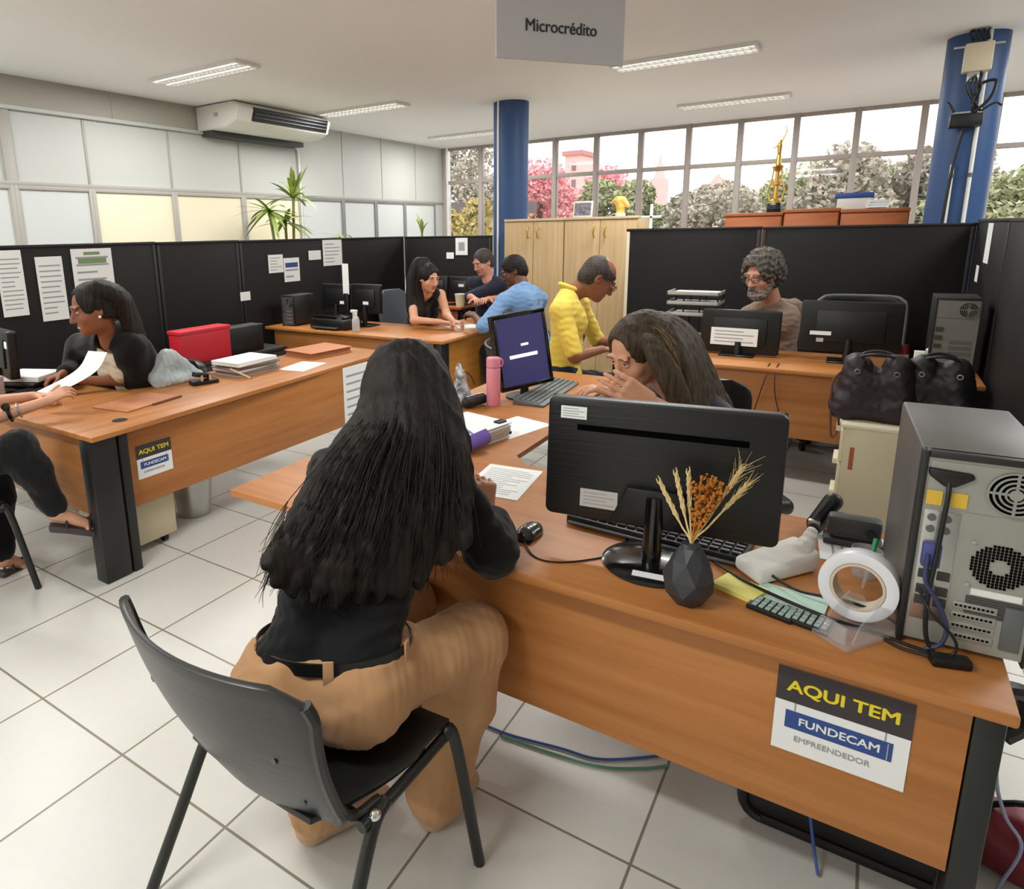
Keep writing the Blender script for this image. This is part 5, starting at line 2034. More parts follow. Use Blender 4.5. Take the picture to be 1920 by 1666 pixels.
for k in range(7):
    obj('folder' if k % 3 == 0 else 'sheet', MB().obox(c + V((rnd.uniform(-.015, .015), rnd.uniform(-.012, .012), .006 + .0135 * k)), (.34, .25, .0125), Matrix.Rotation(rnd.uniform(-.09, .09), 3, 'Z')), [mat('folder_grey', (150, 138, 134), .5), mat('folder_mauve', (126, 108, 104), .5), OFFW][k % 3] if k < 5 else PAPER, t, .002)
c = at(408, 712, 'z', ZT)
t = thing('pen', 'wooden pen leaning on the pile of papers on the left desk', 'pen', (2.72, 3.2, ZT))
obj('barrel', MB().cyl((2.7, 3.30, ZT + .06), (2.74, 3.16, ZT + .008), .005, None, 8), WHEAT, t)
obj('tip', MB().cyl((2.74, 3.16, ZT + .008), (2.7415, 3.154, ZT + .004), .004, .001, 8), BLACK, t)
c = V((2.03, 3.27, ZT))
t = thing('folder', 'thin tan folder with a dark edge lying on the left desk near its corner', 'folder', c, 0, 'tan folders')
obj('cover', MB().obox(c + V((0, 0, .004)), (.36, .26, .007), Matrix.Rotation(.15, 3, 'Z')), TAN, t, .002)
obj('spine', MB().obox(c + V((.1, -.125, .006)), (.2, .014, .011), Matrix.Rotation(.15, 3, 'Z')), mat('tan_dark', (120, 70, 40), .6), t, .002)
c = V((3.45, 3.22, ZT))
flat('form_sheet', 'blank white sheet on the left desk in front of the thick tan folder', V((3.2, 3.16, 0)), .2, .3, .2, PAPER, 0)
c = V((3.62, 3.4, ZT))
t = thing('folder', 'thick tan folder at the far end of the left desk', 'folder', c, 0, 'tan folders')
R = Matrix.Rotation(-.12, 3, 'Z')
obj('cover', MB().obox(c + V((0, 0, .04)), (.4, .31, .006), R).obox(c + V((0, 0, .004)), (.4, .31, .006), R), TAN, t, .002)
obj('pages', MB().obox(c + V((0, 0, .022)), (.38, .29, .03), R), mat('page_edge_brown', (150, 92, 60), .7), t, .001)
# things around the person at the left edge
c = at(62, 712, 'z', ZT)
c = V((1.93, 4.2, ZT))
t = thing('paper_tray', 'black tray of white papers beside the person in the black cardigan', 'tray', c)
obj('tray', MB().obox(c + V((0, 0, .01)), (.27, .33, .02), Matrix.Rotation(.3, 3, 'Z')).obox(c + V((0, 0, .045)), (.25, .31, .02), Matrix.Rotation(.3, 3, 'Z')), BLACK, t, .004)
obj('sheet', MB().obox(c + V((0, 0, .075)), (.23, .3, .035), Matrix.Rotation(.42, 3, 'Z')), PAPER, t, .008)
c = V((1.70, 4.12, ZT))
t = thing('card_box', 'small pinkish box standing at the left edge of the photo', 'box', c)
obj('body', MB().box(c.x - .03, c.x + .03, c.y - .04, c.y + .04, c.z, c.z + .12), mat('box_pinkgrey', (190, 172, 172), .6), t, .004)
obj('lid', MB().box(c.x - .032, c.x + .032, c.y - .042, c.y + .042, c.z + .1, c.z + .122), mat('box_pinkgrey', (190, 172, 172), .6), t, .003)
k = keyboard('dark keyboard on the left desk, beyond the forearms', (1.82, 3.98, .74), .5, .36, .14, KEYM, BLACK, 4, 12)

# ============================================================ SECOND DESK THINGS
c = V((4.72, 4.2, ZT))
t = thing('desk_printer', 'low black printer in front of the pair of dark monitors', 'printer', c)
obj('body', MB().box(4.6, 4.86, 3.98, 4.42, .74, .84), BLACK, t, .02)
obj('lid', MB().box(4.63, 4.86, 4.0, 4.4, .84, .865), BLACKG, t, .008)
obj('output_tray', MB().box(4.55, 4.63, 4.05, 4.36, .755, .768), DGREY, t, .003)
obj('button', MB().box(4.6, 4.612, 4.02, 4.07, .845, .856), METAL, t)
c = V((4.62, 3.86, ZT))
t = thing('spray_bottle', 'clear spray bottle with a white nozzle on the second desk', 'bottle', c)
obj('body', lmb(t).lathe([(0, 0), (.032, 0), (.036, .008), (.036, .1), (.026, .135), (.014, .15), (0, .15)], (0, 0, 0), 24), mat('bottle_clear', (206, 204, 204), .15, alpha=.75), t)
obj('nozzle', lmb(t).cyl((0, 0, .148), (0, 0, .175), .016, None, 14).box(-.014, .014, -.016, .05, .175, .2).box(-.006, .006, .02, .032, .135, .175), WHITE, t, .003)
a, b = at(641, 494, 'x', 4.98), at(655, 552, 'x', 4.98)
t = thing('paper_strip', 'tall white strip standing on the right of the dark monitors', 'paper', (4.98, (a.y + b.y) / 2, ZT))
obj('strip', MB().box(4.978, 4.982, b.y, a.y, b.z, a.z), PAPER, t)
obj('holder', MB().box(4.97, 4.99, b.y + .01, a.y - .01, .74, b.z + .01), BLACK, t, .002)
c = at(855, 605, 'z', .741)
flat('form_sheet', 'white sheet under the hands of the person in the sleeveless top', V((5.32, 3.12, 0)), -.5, .3, .22, PAPER, 4)
c = V((6.32, 3.76, .8))
t = thing('cup', 'cream cup on the far desk by the person in navy', 'cup', c)
obj('body', lmb(t).lathe([(0, 0), (.045, 0), (.06, .13), (.056, .13), (.042, .008), (0, .008)], (0, 0, 0), 24), mat('cup_cream', (238, 222, 180), .5), t)
obj('lid', lmb(t).lathe([(0, .131), (.062, .131), (.062, .14), (0, .142)], (0, 0, 0), 24), WHITE, t)
c = V((6.32, 4.0, .8))
t = thing('small_bottle', 'small white bottle in front of the far monitors', 'bottle', c)
obj('body', lmb(t).lathe([(0, 0), (.03, 0), (.03, .07), (.012, .085), (0, .085)], (0, 0, 0), 20), WHITE, t)
obj('cap', lmb(t).cyl((0, 0, .085), (0, 0, .105), .013, None, 14), DGREY, t)
t = thing('yellow_folder', 'upright yellow folder against the end of the second desk', 'folder', (4.8, 2.86, 0))
obj('cover', MB().obox((4.86, 2.885, .22), (.10, .006, .43), Matrix()), mat('folder_yellow', (226, 176, 40), .5), t)
obj('pages', MB().obox((4.86, 2.895, .22), (.09, .012, .42), Matrix()), PAPER, t)

# ============================================================ FAR-RIGHT DESK THINGS
c = V((5.14, 1.04, ZT))
t = thing('letter_tray', 'three-tier grey letter tray on the far-right desk', 'tray', c)
m = MB()
for k, z in enumerate((.98, 1.06, 1.13)):
    obj('tier', MB().box(c.x - .12, c.x + .12, c.y - .18, c.y + .18, z, z + .008).box(c.x - .12, c.x - .112, c.y - .18, c.y + .18, z, z + .03).box(c.x - .12, c.x + .12, c.y - .18, c.y - .172, z, z + .03).box(c.x - .12, c.x + .12, c.y + .172, c.y + .18, z, z + .03), mat('tray_grey', (168, 164, 160), .35), t, .002)
    obj('sheet', MB().box(c.x - .1, c.x + .11, c.y - .15, c.y + .15, z + .0085, z + .02), PAPER, t)
m = MB()
for x in (-.11, .11):
    for y in (-.17, -.05, .06, .17):
        m.cyl(c + V((x, y, 0)), c + V((x, y, .42)), .006, None, 8)
obj('post', m, BLACK, t)
c = at(1692, 668, 'z', ZT)
t = thing('drinks_can', 'dark red drinks can on the far-right desk', 'can', (5.1, c.y * 5.1 / c.x, ZT))
obj('body', lmb(t).lathe([(0, 0), (.026, 0), (.032, .01), (.032, .105), (.026, .118), (0, .118)], (0, 0, 0), 24), mat('can_red', (120, 28, 34), .35, metal=.2), t)
obj('band', lmb(t).lathe([(.0325, .03), (.0328, .03), (.0328, .06), (.0325, .06)], (0, 0, 0), 24), OFFW, t)
c = at(1733, 664, 'z', ZT)
c = V((5.0, c.y * 5.0 / c.x, ZT))
t = thing('medicine_box', 'small box, half white and half green, left of the dark far-right tower', 'box', c)
obj('body', MB().box(c.x - .03, c.x + .03, c.y - .0, c.y + .05, c.z, c.z + .1), PAPER, t, .002)
obj('green_end', MB().box(c.x - .03, c.x + .03, c.y - .05, c.y - .0, c.z, c.z + .1), mat('box_green', (150, 200, 130), .5), t, .002)
t = thing('white_marker', 'white marker leaning on the dark far-right tower', 'marker', c + V((-.0, -.06, .1)))
obj('barrel', MB().cyl(c + V((-.01, -.01, .105)), c + V((.0, -.09, .2)), .011, None, 12), WHITE, t)
obj('cap', MB().cyl(c + V((.0, -.09, .2)), c + V((.003, -.11, .225)), .012, None, 12), OFFW, t)
cable('dark cable hanging down the front of the far-right desk, left one of the two', [V((4.7, .47, .745)), V((4.6, .47, .74)), V((4.54, .47, .69)), V((4.54, .49, .6)), V((4.55, .52, .46))], .004, mat('cable_brown', (70, 40, 28), .6))
cable('dark cable hanging down the front of the far-right desk, right one of the two', [V((4.72, .42, .745)), V((4.6, .42, .74)), V((4.54, .42, .69)), V((4.54, .41, .58)), V((4.55, .38, .46))], .004, mat('cable_brown', (70, 40, 28), .6))
c = V((4.72, 1.33, ZT))
flat('form_sheet', 'white sheet under the hands of the person in the yellow polo', V((4.86, 1.36, 0)), .2, .21, .29, PAPER, 3)


# ============================================================ PLANTS
def blade(mb, a, d, L, w, droop, n=6):
    """arching leaf from a towards d"""
    d = N(d)
    pts = []
    for i in range(n + 1):
        u = i / n
        pts.append(a + d * (L * u) + V((0, 0, -droop * L * u * u)))
    sd = d.cross(V((0, 0, 1)))
    sd = sd.normalized() if sd.length > .05 else V((1, 0, 0))
    prev = None
    for i, p in enumerate(pts):
        u = i / n
        ww = w * (math.sin(PI * min(1, .18 + .82 * u)) ** .7) * (1 if u < .98 else .1)
        A = mb.v(p + sd * ww + V((0, 0, .15 * ww)))
        B = mb.v(p)
        Cc = mb.v(p - sd * ww + V((0, 0, .15 * ww)))
        if prev:
            mb.f([prev[0], A, B, prev[1]])
            mb.f([prev[1], B, Cc, prev[2]])
        prev = (A, B, Cc)


def plant(lab, base, heads, seed, pot=.16):
    r = random.Random(seed)
    t = thing('potted_palm', lab, 'plant', base)
    base = V(base)
    obj('pot', lmb(t).lathe([(0, 0), (pot * .75, 0), (pot, .32), (pot * .9, .32), (pot * .88, .28), (0, .28)], (0, 0, 0), 28), POT, t)
    m = MB()
    for p, L, nl, sp in heads:
        m.tube([base + V((0, 0, .25)), base.lerp(V(p), .5) + V((0, 0, .05)), V(p)], .016, 8)
    obj('stem', m, mat('stem_green', (120, 124, 70), .7), t)
    m = MB()
    for p, L, nl, sp in heads:
        for k in range(nl):
            a = 2 * PI * k / nl + r.uniform(-.2, .2)
            el = r.uniform(*sp)
            blade(m, V(p), V((math.cos(a) * math.cos(el), math.sin(a) * math.cos(el), math.sin(el))), L * r.uniform(.75, 1.1), L * .05 + .006, r.uniform(.15, .5))
    obj('foliage', m, LEAF, t, normals=False)
    return t


PB = at(540, 470, 'y', 5.62)
hp = lambda x, y, yy=5.62: at(x, y, 'y', yy)
plant('tall green palm behind the black dividers, under the air conditioner', (PB.x, 5.62, 0), [(hp(550, 372), .46, 22, (.1, 1.45)), (hp(505, 395, 5.55), .42, 20, (-.5, .8)), (hp(535, 418, 5.7), .40, 18, (-.3, .8))], 3)
PB = at(640, 470, 'y', 5.5)
plant('low dark arching plant behind the dividers, right of the tall palm', (PB.x, 5.5, 0), [(hp(636, 440, 5.5) + V((0, 0, -.04)), .3, 8, (.1, .6))], 5, .13)
PB = at(792, 470, 'y', 5.4)
t = plant('thin upright plant in a dark pot behind the dividers near the corner', (PB.x, 5.4, 0), [(V((PB.x, 5.4, 1.6)), .36, 5, (1.1, 1.5))], 8, .12)

# ============================================================ OUTSIDE
g = struct(obj('outside_ground', MB().box(XW + .3, 70, -40, 50, -.3, -.05), GROUND))


def tree(lab, c, rx, rz_, m, seed, h=None, n=2600, leaf=.14, name='tree', grp='trees beyond the windows'):
    r = random.Random(seed)
    c = V(c)
    t = thing(name, lab, 'tree', (c.x, c.y, -.05), 0, grp)
    mb = MB().tube([V((c.x, c.y, -.05)), V((c.x + .1, c.y, c.z * .5)), c], .14, 8, True, .07)
    lobes = []
    for k in range(9):
        lobes.append((c + V((r.uniform(-.6, .6) * rx, r.uniform(-.75, .75) * rx, r.uniform(-.5, .55) * rz_)), r.uniform(.3, .5) * rx))
    for p, q in lobes[:5]:
        mb.tube([V((c.x + .05, c.y, c.z * .6)), c.lerp(p, .5) + V((0, 0, -.2)), p], .06, 6, True, .02)
    obj('trunk', mb, TRUNK, t)
    mb = MB()
    for k in range(n):
        p, q = r.choice(lobes)
        d = V((r.gauss(0, 1), r.gauss(0, 1), r.gauss(0, 1))).normalized()
        o = p + V((d.x * q, d.y * q, d.z * q * rz_ / rx)) * (r.random() ** .4)
        a = V((r.gauss(0, 1), r.gauss(0, 1), r.gauss(0, .7))).normalized() * leaf
        b = a.orthogonal().normalized() * leaf * .55
        b = Matrix.Rotation(r.uniform(0, 6), 3, a) @ b
        mb.f([mb.v(o - a), mb.v(o + b), mb.v(o + a), mb.v(o - b)])
    obj('foliage', mb, m, t, normals=False)
    return t


def tr_at(px, py, X, *a, **k):
    p = at(px, py, 'x', X)
    return p


rows = [
    (1010, 395, 20, 1.9, 1.7, TREEP, 'pink flowering tree outside, right of the blue column', 1500),
    (1085, 388, 22, 1.6, 1.3, TREEP, 'pink flowering tree outside below the brick tower', 1400),
    (1150, 402, 19, 1.0, 1.1, TREEA, 'dark green tree outside between the pink trees and the golden ornament', 1300),
    (1255, 420, 20, 1.5, .95, TREEA, 'green tree outside the windows above the cupboard end', 1500),
    (1330, 415, 18, 1.1, .9, TREEB, 'greyish tree outside, left of the golden trophy', 1200),
    (1400, 405, 21, 1.6, 1.25, TREEB, 'grey-green tree outside, directly left of the golden trophy', 1400),
    (1545, 395, 17, 1.7, 1.15, TREEA, 'bushy green tree outside, right of the golden trophy', 2000),
    (1650, 385, 15.5, 1.5, 1.25, TREEB, 'large grey-green tree outside, left of the cabled blue column', 2200),
    (1730, 385, 17, 1.6, 1.3, TREEB, 'grey-green tree outside, partly hidden by the cabled blue column', 1400),
    (1895, 390, 15, 1.6, 1.0, TREEA, 'green tree outside at the right edge of the windows', 1600),
    (868, 330, 17, 1.3, 1.5, TREEB, 'grey tree outside in the corner window, left of the blue column', 1600),
    (872, 415, 12.4, .75, .55, TREEY, 'yellowish bush outside in the corner window', 700),
]
for i, (px, py, X, rx, rz_, m, lab, n) in enumerate(rows):
    p = at(px, py, 'x', X)
    if i == len(rows) - 1:
        p.z = max(p.z, .9)
    tree(lab, p, rx, rz_, m, 20 + i, None, n * 4, .085 if X > 18 else .07)
a, b = at(1060, 284, 'x', 45), at(1088, 345, 'x', 45)
t = thing('brick_tower', 'pinkish brick tower far outside above the pink trees', 'building', (45, a.y, -.3))
obj('wall', MB().box(45, 48, b.y, a.y, -.3, a.z - .3), BLDG, t)
obj('roof', MB().box(44.8, 48.2, b.y - .15, a.y + .15, a.z - .3, a.z), mat('tower_roof', (170, 120, 120), .9), t)
w = abs(a.y - b.y)
mb = MB()
for k in range(3):
    mb.box(44.94, 45.0, b.y + w * .3, b.y + w * .55, a.z - 1.3 - k * 1.1, a.z - .8 - k * 1.1)
obj('window', mb, mat('tower_window', (120, 96, 100), .6), t)
a, b = at(1216, 320, 'x', 45), at(1240, 380, 'x', 45)
t = thing('church_spire', 'pale pink spire far outside above the green tree', 'building', (46, (a.y + b.y) / 2, -.3))
ym = (a.y + b.y) / 2
obj('tower', MB().box(45.4, 46.6, b.y, a.y, -.3, a.z - .5), BLDG, t)
obj('spire', MB().cyl((46, ym, a.z - .5), (46, ym, at(1229, 288, 'x', 45).z), (a.y - b.y) * .45, .03, 8), BLDG, t)
a, b = at(1330, 335, 'x', 50), at(1360, 400, 'x', 50)
t = thing('far_building', 'pale low building far outside, left of the golden trophy', 'building', (51, (a.y + b.y) / 2, -.3))
obj('wall', MB().box(50, 53, b.y, a.y, -.3, a.z - .6), BLDG2, t)
obj('roof', MB().prism([(49.8, b.y - .2, a.z - .6), (49.8, a.y + .2, a.z - .6), (49.8, (a.y + b.y) / 2, a.z + .3)], (3.4, 0, 0)), BLDG, t)
a, b = at(836, 375, 'x', 13.2), at(918, 390, 'x', 13.2)
t = thing('rock_stand_in', 'stand-in block for dark rock over yellowish foliage, outside in the corner window', 'building', (13.8, (a.y + b.y) / 2, -.05))  # plain blocks in place of dark rock and the foliage below it
obj('wall', MB().box(13.4, 14.6, b.y - .3, a.y + .8, -.05, 2.0), mat('foliage_olive', (176, 164, 118), .9, var=((2, 2, 2), 1, (206, 190, 130))), t)
obj('roof', MB().box(13.2, 14.8, b.y - .4, a.y + .9, 2.0, 2.25), mat('rock_dark', (96, 90, 92), .9), t)

# ============================================================ PEOPLE
HAIRD = hairm('dark', (11, 9, 8), (38, 29, 23))
HAIRB = hairm('brown', (44, 36, 29), (82, 66, 48))
HAIRG = hairm('grey', (104, 96, 88), (54, 48, 44))
HAIRX = hairm('cropped', (52, 44, 40), (78, 68, 62))
BLK = cloth('black', (14, 14, 16), (19, 19, 21))
up_ = V((0, 0, 1))


def lockmass(S, path, r0, r1, k=.03):
    path = catmull([V(p) for p in path], 4)
    n = len(path) - 1
    for i in range(n):
        a, b = i / n, (i + 1) / n
        S.rc(path[i], path[i + 1], r0 + (r1 - r0) * a, r0 + (r1 - r0) * b, k)


# ---------------------------------------------------- the long-haired person in the foreground
J8 = dict(pel=(.985, .985, .565), neck=(1.36, 1.035, 1.03), head=(1.445, 1.045, 1.185), fwd=(.82, .2, -.5), bf=(.83, .5, 0),
          er=(1.43, .765, .785), wr=D(912, 962, 1.93), el=(1.47, 1.27, .79), wl=(1.66, 1.12, .785),
          kr=(1.40, .80, .535), kl=(1.42, 1.05, .535), ar=(1.27, .86, .075), al=(1.06, 1.12, .07), tr=(1.43, .84, .03), tl=(1.24, 1.02, .03),
          shw=.165, sr=(1.395, .875, .97), sl=(1.29, 1.185, .975), flare=.03, wide=.035, legf=.93, hem=.105, tuck=.012, waist=.115, wn=(.12, .06, 1), gaze=-.8)


def hair8(T, d):
    S = Soft(.006)
    cap(S, d, .014, .03, -.09)
    r, f, u = d['fr']
    n = 11
    bt = [(500, 1060), (516, 1092), (548, 1112), (590, 1124), (630, 1132), (672, 1128), (710, 1124), (748, 1112), (785, 1096), (830, 1050), (866, 1000)]
    for i in range(n):
        e = i / (n - 1)
        p0 = D(715 + 90 * e, 690 - 24 * math.sin(PI * e), 1.80 + .05 * abs(e - .5))
        p1 = D(694 + 146 * e, 770, 1.735 + .1 * (e - .5) ** 2 * 2)
        p2 = D(612 + 252 * e, 880 + 12 * math.sin(PI * e), 1.60 + .06 * abs(e - .45) * 2 + .03 * e)
        p3 = D(545 + 322 * e, 1000, 1.50 + .04 * abs(e - .5) * 2 + .07 * e)
        x, y = bt[i]
        p4 = D(x, y, 1.46 + .02 * abs(e - .5) + .15 * e)
        lockmass(S, [p0, p1, p2, p3, p4], .036, .012, .03)
    S.fold = lambda P: .0035 * wave(P, (70, 70, 10), 3) + .004 * wave(P, (28, 28, 6), 4)
    vs, qs = S.mesh()
    W = np.array(WM[T.name].inverted())
    me = npmesh('hair', vs @ W[:3, :3].T + W[:3, 3], qs)
    o = finish('hair', me, HAIRD, T, None, ang=None)
    mb = MB()
    r3 = random.Random(4)
    for k in range(420):
        e = r3.random()
        j = lambda s: r3.gauss(0, s)
        a = 695 + 130 * e
        w0 = j(5)
        i = min(int(e * 10), 9)
        tt = e * 10 - i
        bx = bt[i][0] * (1 - tt) + bt[i + 1][0] * tt
        by = bt[i][1] * (1 - tt) + bt[i + 1][1] * tt
        off = -.034 + j(.004)
        pts = [D(715 + 90 * e + w0, 700 - 24 * math.sin(PI * e), 1.80 + .05 * abs(e - .5) + off), D(694 + 146 * e + w0, 770 + j(6), 1.735 + .1 * (e - .5) ** 2 * 2 + off),
               D(612 + 252 * e + w0 * 2, 880 + j(10), 1.60 + .06 * abs(e - .45) * 2 + .03 * e + off * 1.0),
               D(545 + 322 * e + w0 * 2.5 + j(8), 1000 + j(14), 1.50 + .04 * abs(e - .5) * 2 + .07 * e + off * .75),
               D(bx + w0 * 2.5 + j(12), by + r3.uniform(-30, 22), 1.46 + .02 * abs(e - .5) + .15 * e + off * .2)]
        mb.tube(pts, r3.uniform(.0008, .0022), 4, True, .0005)
    for k in range(14):
        y = 1000 + 9 * k
        mb.tube([D(540 - .2 * (y - 1000), y - 60, 1.5), D(512 - .15 * (y - 1000), y - 10, 1.49), D(498 - .1 * (y - 1000) + j_(k), y + 22, 1.48)], .0014, 4, True, .0004)
    obj('loose_strands', mb, HAIRD, o)


def j_(k):
    return ((k * 37) % 11 - 5) * 2.2


T8 = person('person with waist-length dark hair and tan trousers sitting on the foreground chair, back turned', J8, SKIN1, BLK, cloth('tan', (196, 150, 108), (180, 134, 94), 6), False, 1.0, .0055, .74, hands={1: dict(d=(.15, .12, .95), n=(.3, .6, -.2), curl=.95), -1: dict(d=(.6, -.75, .05), n=(-.1, -.1, -1), curl=.6)},
            hair=hair8, topname='blouse', topfold=.006, shoes=cloth('pale_shoe', (206, 166, 134)))
d8 = J8['_']
# belt and loop
S = Soft(.005)
pel, R_, F_, U_ = d8['pel'], d8['R'], d8['F'], d8['up']
WN = N(J8['wn'])
F2 = WN.cross(R_)
cb = pel + U_ * .115
mb = MB()
rows = []
for k in range(72):
    a = 2 * PI * k / 72
    o = R_ * (.186 * math.cos(a)) + F2 * (.143 * math.sin(a))
    e = o.normalized()
    rows.append([mb.v(cb + o + e * x + WN * z) for x, z in ((0, -.016), (.004, -.015), (.004, .015), (0, .016))])
for k in range(72):
    A, B = rows[k], rows[(k + 1) % 72]
    for j in range(4):
        mb.f([A[j], A[(j + 1) % 4], B[(j + 1) % 4], B[j]])
obj('belt', mb, mat('belt_black', (20, 20, 22), .35), T8)
for a in (-1.5, -2.75, -.35):
    o = R_ * (.186 * math.cos(a)) + F2 * (.143 * math.sin(a))
    e = o.normalized()
    rt = WN.cross(e)
    obj('belt_loop', MB().obox(cb + o + e * .006 - WN * .014, (.024, .075, .006), Matrix((rt, WN, e)).transposed()), MATS['cloth_tan'], T8, .002)

# ---------------------------------------------------- brown-haired person behind the large monitor
H7 = D(1197, 658, 2.62)
J7 = dict(pel=(2.93, .5, .53), neck=D(1278, 740, 2.72), head=H7, fwd=(-.72, .5, -.5), bf=(-.75, .5, 0), shw=.16,
          er=(2.62, .42, .80), wr=D(1222, 752, 2.42), el=(2.72, .98, .80), wl=D(1150, 735, 2.60),
          kr=(2.58, .6, .5), kl=(2.62, .85, .5), ar=(2.6, .62, .08), al=(2.64, .87, .08), gaze=-.6)
J7['er'] = D(1385, 840, 2.5)


def hair7(T, d):
    S = Soft(.005)
    cap(S, d, .012, .062, -.09)
    hp = lambda x, y, dd: D(x, y, dd)
    for i in range(7):
        e = i / 6
        lockmass(S, [hp(1205 + 30 * e, 604, 2.58 + .08 * e), hp(1256 + 28 * e, 640 - 12 * e, 2.52 + .12 * e), hp(1280 + 38 * e, 695 - 12 * e, 2.50 + .17 * e), hp(1288 + 76 * e, 775, 2.5 + .22 * e), hp(1300 + 85 * e, 850, 2.55 + .22 * e)], .034, .02, .03)
    lockmass(S, [hp(1200, 603, 2.64), hp(1166, 622, 2.70), hp(1166, 690, 2.78), hp(1180, 760, 2.76)], .03, .02, .02)
    for e in (0, 1):
        lockmass(S, [hp(1206 + 14 * e, 628, 2.53), hp(1224 + 18 * e, 664, 2.465), hp(1244 + 22 * e, 708, 2.445), hp(1266 + 22 * e, 765, 2.46), hp(1290 + 16 * e, 840, 2.5)], .021, .017, .02)
    S.fold = lambda P: .003 * wave(P, (80, 80, 14), 3) + .003 * wave(P, (34, 34, 8), 4)
    soft('hair', S, HAIRB, T)
    o = [c for c in T.children if c.name.startswith('hair')][0]
    mb = MB()
    r3 = random.Random(9)
    for k in range(190):
        e = r3.random() ** 1.7
        j = lambda s: r3.gauss(0, s)
        w0 = j(5)
        mb.tube([hp(1205 + 30 * e + w0, 600 + j(3), 2.54 + .08 * e), hp(1256 + 28 * e + w0, 638 - 12 * e + j(4), 2.482 + .12 * e), hp(1280 + 38 * e + w0, 693 - 10 * e + j(5), 2.463 + .17 * e), hp(1288 + 76 * e + w0, 775, 2.468 + .22 * e), hp(1300 + 85 * e + w0, 850, 2.53 + .22 * e)], .0014, 4, True, .0008)
    obj('loose_strands', mb, hairm('blonde', (150, 124, 84), (108, 86, 56)), o)


person('person with long brown hair resting the face on one hand, behind the large monitor', J7, SKIN2, cloth('charcoal', (62, 62, 66)), cloth('denim_dark', (40, 46, 62)), False, 1.12, .005, .8,
       hands={1: dict(d=D(1104, 698, 2.4) - D(1222, 752, 2.42), n=(.75, -.3, -.3), curl=.25, sc=1.25, spread=.03), -1: dict(d=D(1085, 722, 2.62) - D(1150, 735, 2.6), n=(0, 0, -1), curl=.4, sc=.95)}, hair=hair7, topname='sweater', brow=mat('eyebrow_brown', (124, 90, 72), .8))
office_chair('black office chair holding the brown-haired person behind the large monitor', (3.0, .47, 0), PI / 2 + .6, BLACK, .46, .56, .92)

# ---------------------------------------------------- person in the yellow polo
J5 = dict(pel=D(1058, 722, 4.48), neck=D(1066, 545, 4.42), head=D(1121, 521, 4.35), fwd=(.38, -.72, -.62), bf=(.35, -.9, 0),
          er=D(1078, 668, 4.17), wr=D(1128, 655, 4.32), el=D(1120, 640, 4.75), wl=D(1152, 642, 4.62),
          kr=(4.36, 1.30, .52), kl=(4.58, 1.40, .52), ar=(4.40, 1.25, .08), al=(4.62, 1.35, .08), gaze=-.9, shw=.19)
J5['sr'] = D(1052, 582, 4.26)
J5['sl'] = D(1085, 568, 4.62)


def hair5(T, d):
    S = Soft(.005)
    cap(S, d, .003, .0, -.06)
    r, f, u = d['fr']
    S.el(d['hd'] + f * .03 + u * .11, (.07, .075, .05), [tuple(r), tuple(f), tuple(u)], .02, True)
    S.fold = lambda P: .0015 * wave(P, (140, 140, 140), 2)
    soft('hair', S, HAIRX, T)
    glasses(T, d, DGREY)


T5 = person('person in a yellow polo shirt and glasses bending over papers', J5, SKIN3, cloth('yellow', (234, 204, 92), (222, 188, 72)), cloth('navy', (40, 46, 62)), True, 1.14, .006, .46,
            hands={1: dict(d=(.5, -.8, -.05), n=(0, 0, -1), curl=.5), -1: dict(d=(.4, -.9, -.1), n=(0, 0, -1), curl=.5)}, hair=hair5, topname='polo_shirt', shoes=BLK, topfold=.0035)
d5 = J5['_']
mb = MB()
mb.torus(d5['nk'] + d5['up'] * .02 + d5['F'] * .012, d5['up'] + d5['F'] * .35, .075, .015, 28, 8)
obj('collar', mb, MATS['cloth_yellow'], T5)

# ---------------------------------------------------- grey-bearded man
J6 = dict(pel=(5.45, .52, .55), neck=D(1448, 566, 4.82), head=D(1430, 513, 4.7), fwd=(-.75, .42, -.3), bf=(-.8, .5, 0), shw=.19,
          er=D(1478, 655, 4.95), wr=D(1345, 668, 4.75), el=D(1330, 640, 5.2), wl=D(1285, 625, 5.05),
          kr=(5.12, .55, .5), kl=(5.15, .8, .5), ar=(5.15, .5, .08), al=(5.18, .85, .08), gaze=-.8)
J6['sr'] = D(1488, 578, 4.95)
J6['sl'] = D(1405, 590, 4.95)


def hair6(T, d):
    S = Soft(.006)
    cap(S, d, .028, .035, -.1, .03)
    S.fold = lambda P: .009 * wave(P, (60, 60, 60), 2) + .006 * wave(P, (150, 150, 150), 4)
    soft('hair', S, HAIRG, T)
    S = Soft(.005)
    r, f, u = d['fr']
    s = d['hs']
    q = lambda x, y, z: d['hd'] + (r * x + f * y + u * z) * s
    Rr = [tuple(r), tuple(f), tuple(u)]
    S.el(q(0, .07, -.105), (.045 * s, .04 * s, .038 * s), Rr)
    for sx in (-1, 1):
        S.rc(q(sx * .062, .02, -.05), q(sx * .035, .07, -.1), .018 * s, .024 * s, .02)
        S.rc(q(sx * .005, .1, -.054), q(sx * .034, .085, -.075), .008 * s, .008 * s, .01)
    S.fold = lambda P: .004 * wave(P, (110, 110, 110), 2)
    soft('beard', S, hairm('beard', (150, 138, 128), (96, 86, 80)), T)
    glasses(T, d, DGREY)


person('person with glasses, grey curls and beard in a brown shirt, behind the far-right desk', J6, SKIN5, cloth('taupe', (142, 120, 104), (122, 102, 88)), cloth('dark_trousers', (44, 42, 44)), True, 1.22, .006, .95,
       hands={-1: dict(d=(-.6, .6, -.3), n=(0, 0, -1), curl=.5)}, hair=hair6, topname='shirt', brow=BROWG, shoes=BLK)
office_chair('black office chair holding the person in the brown shirt', (5.5, .5, 0), PI / 2 - .3, BLACK, .44, .56, .92)

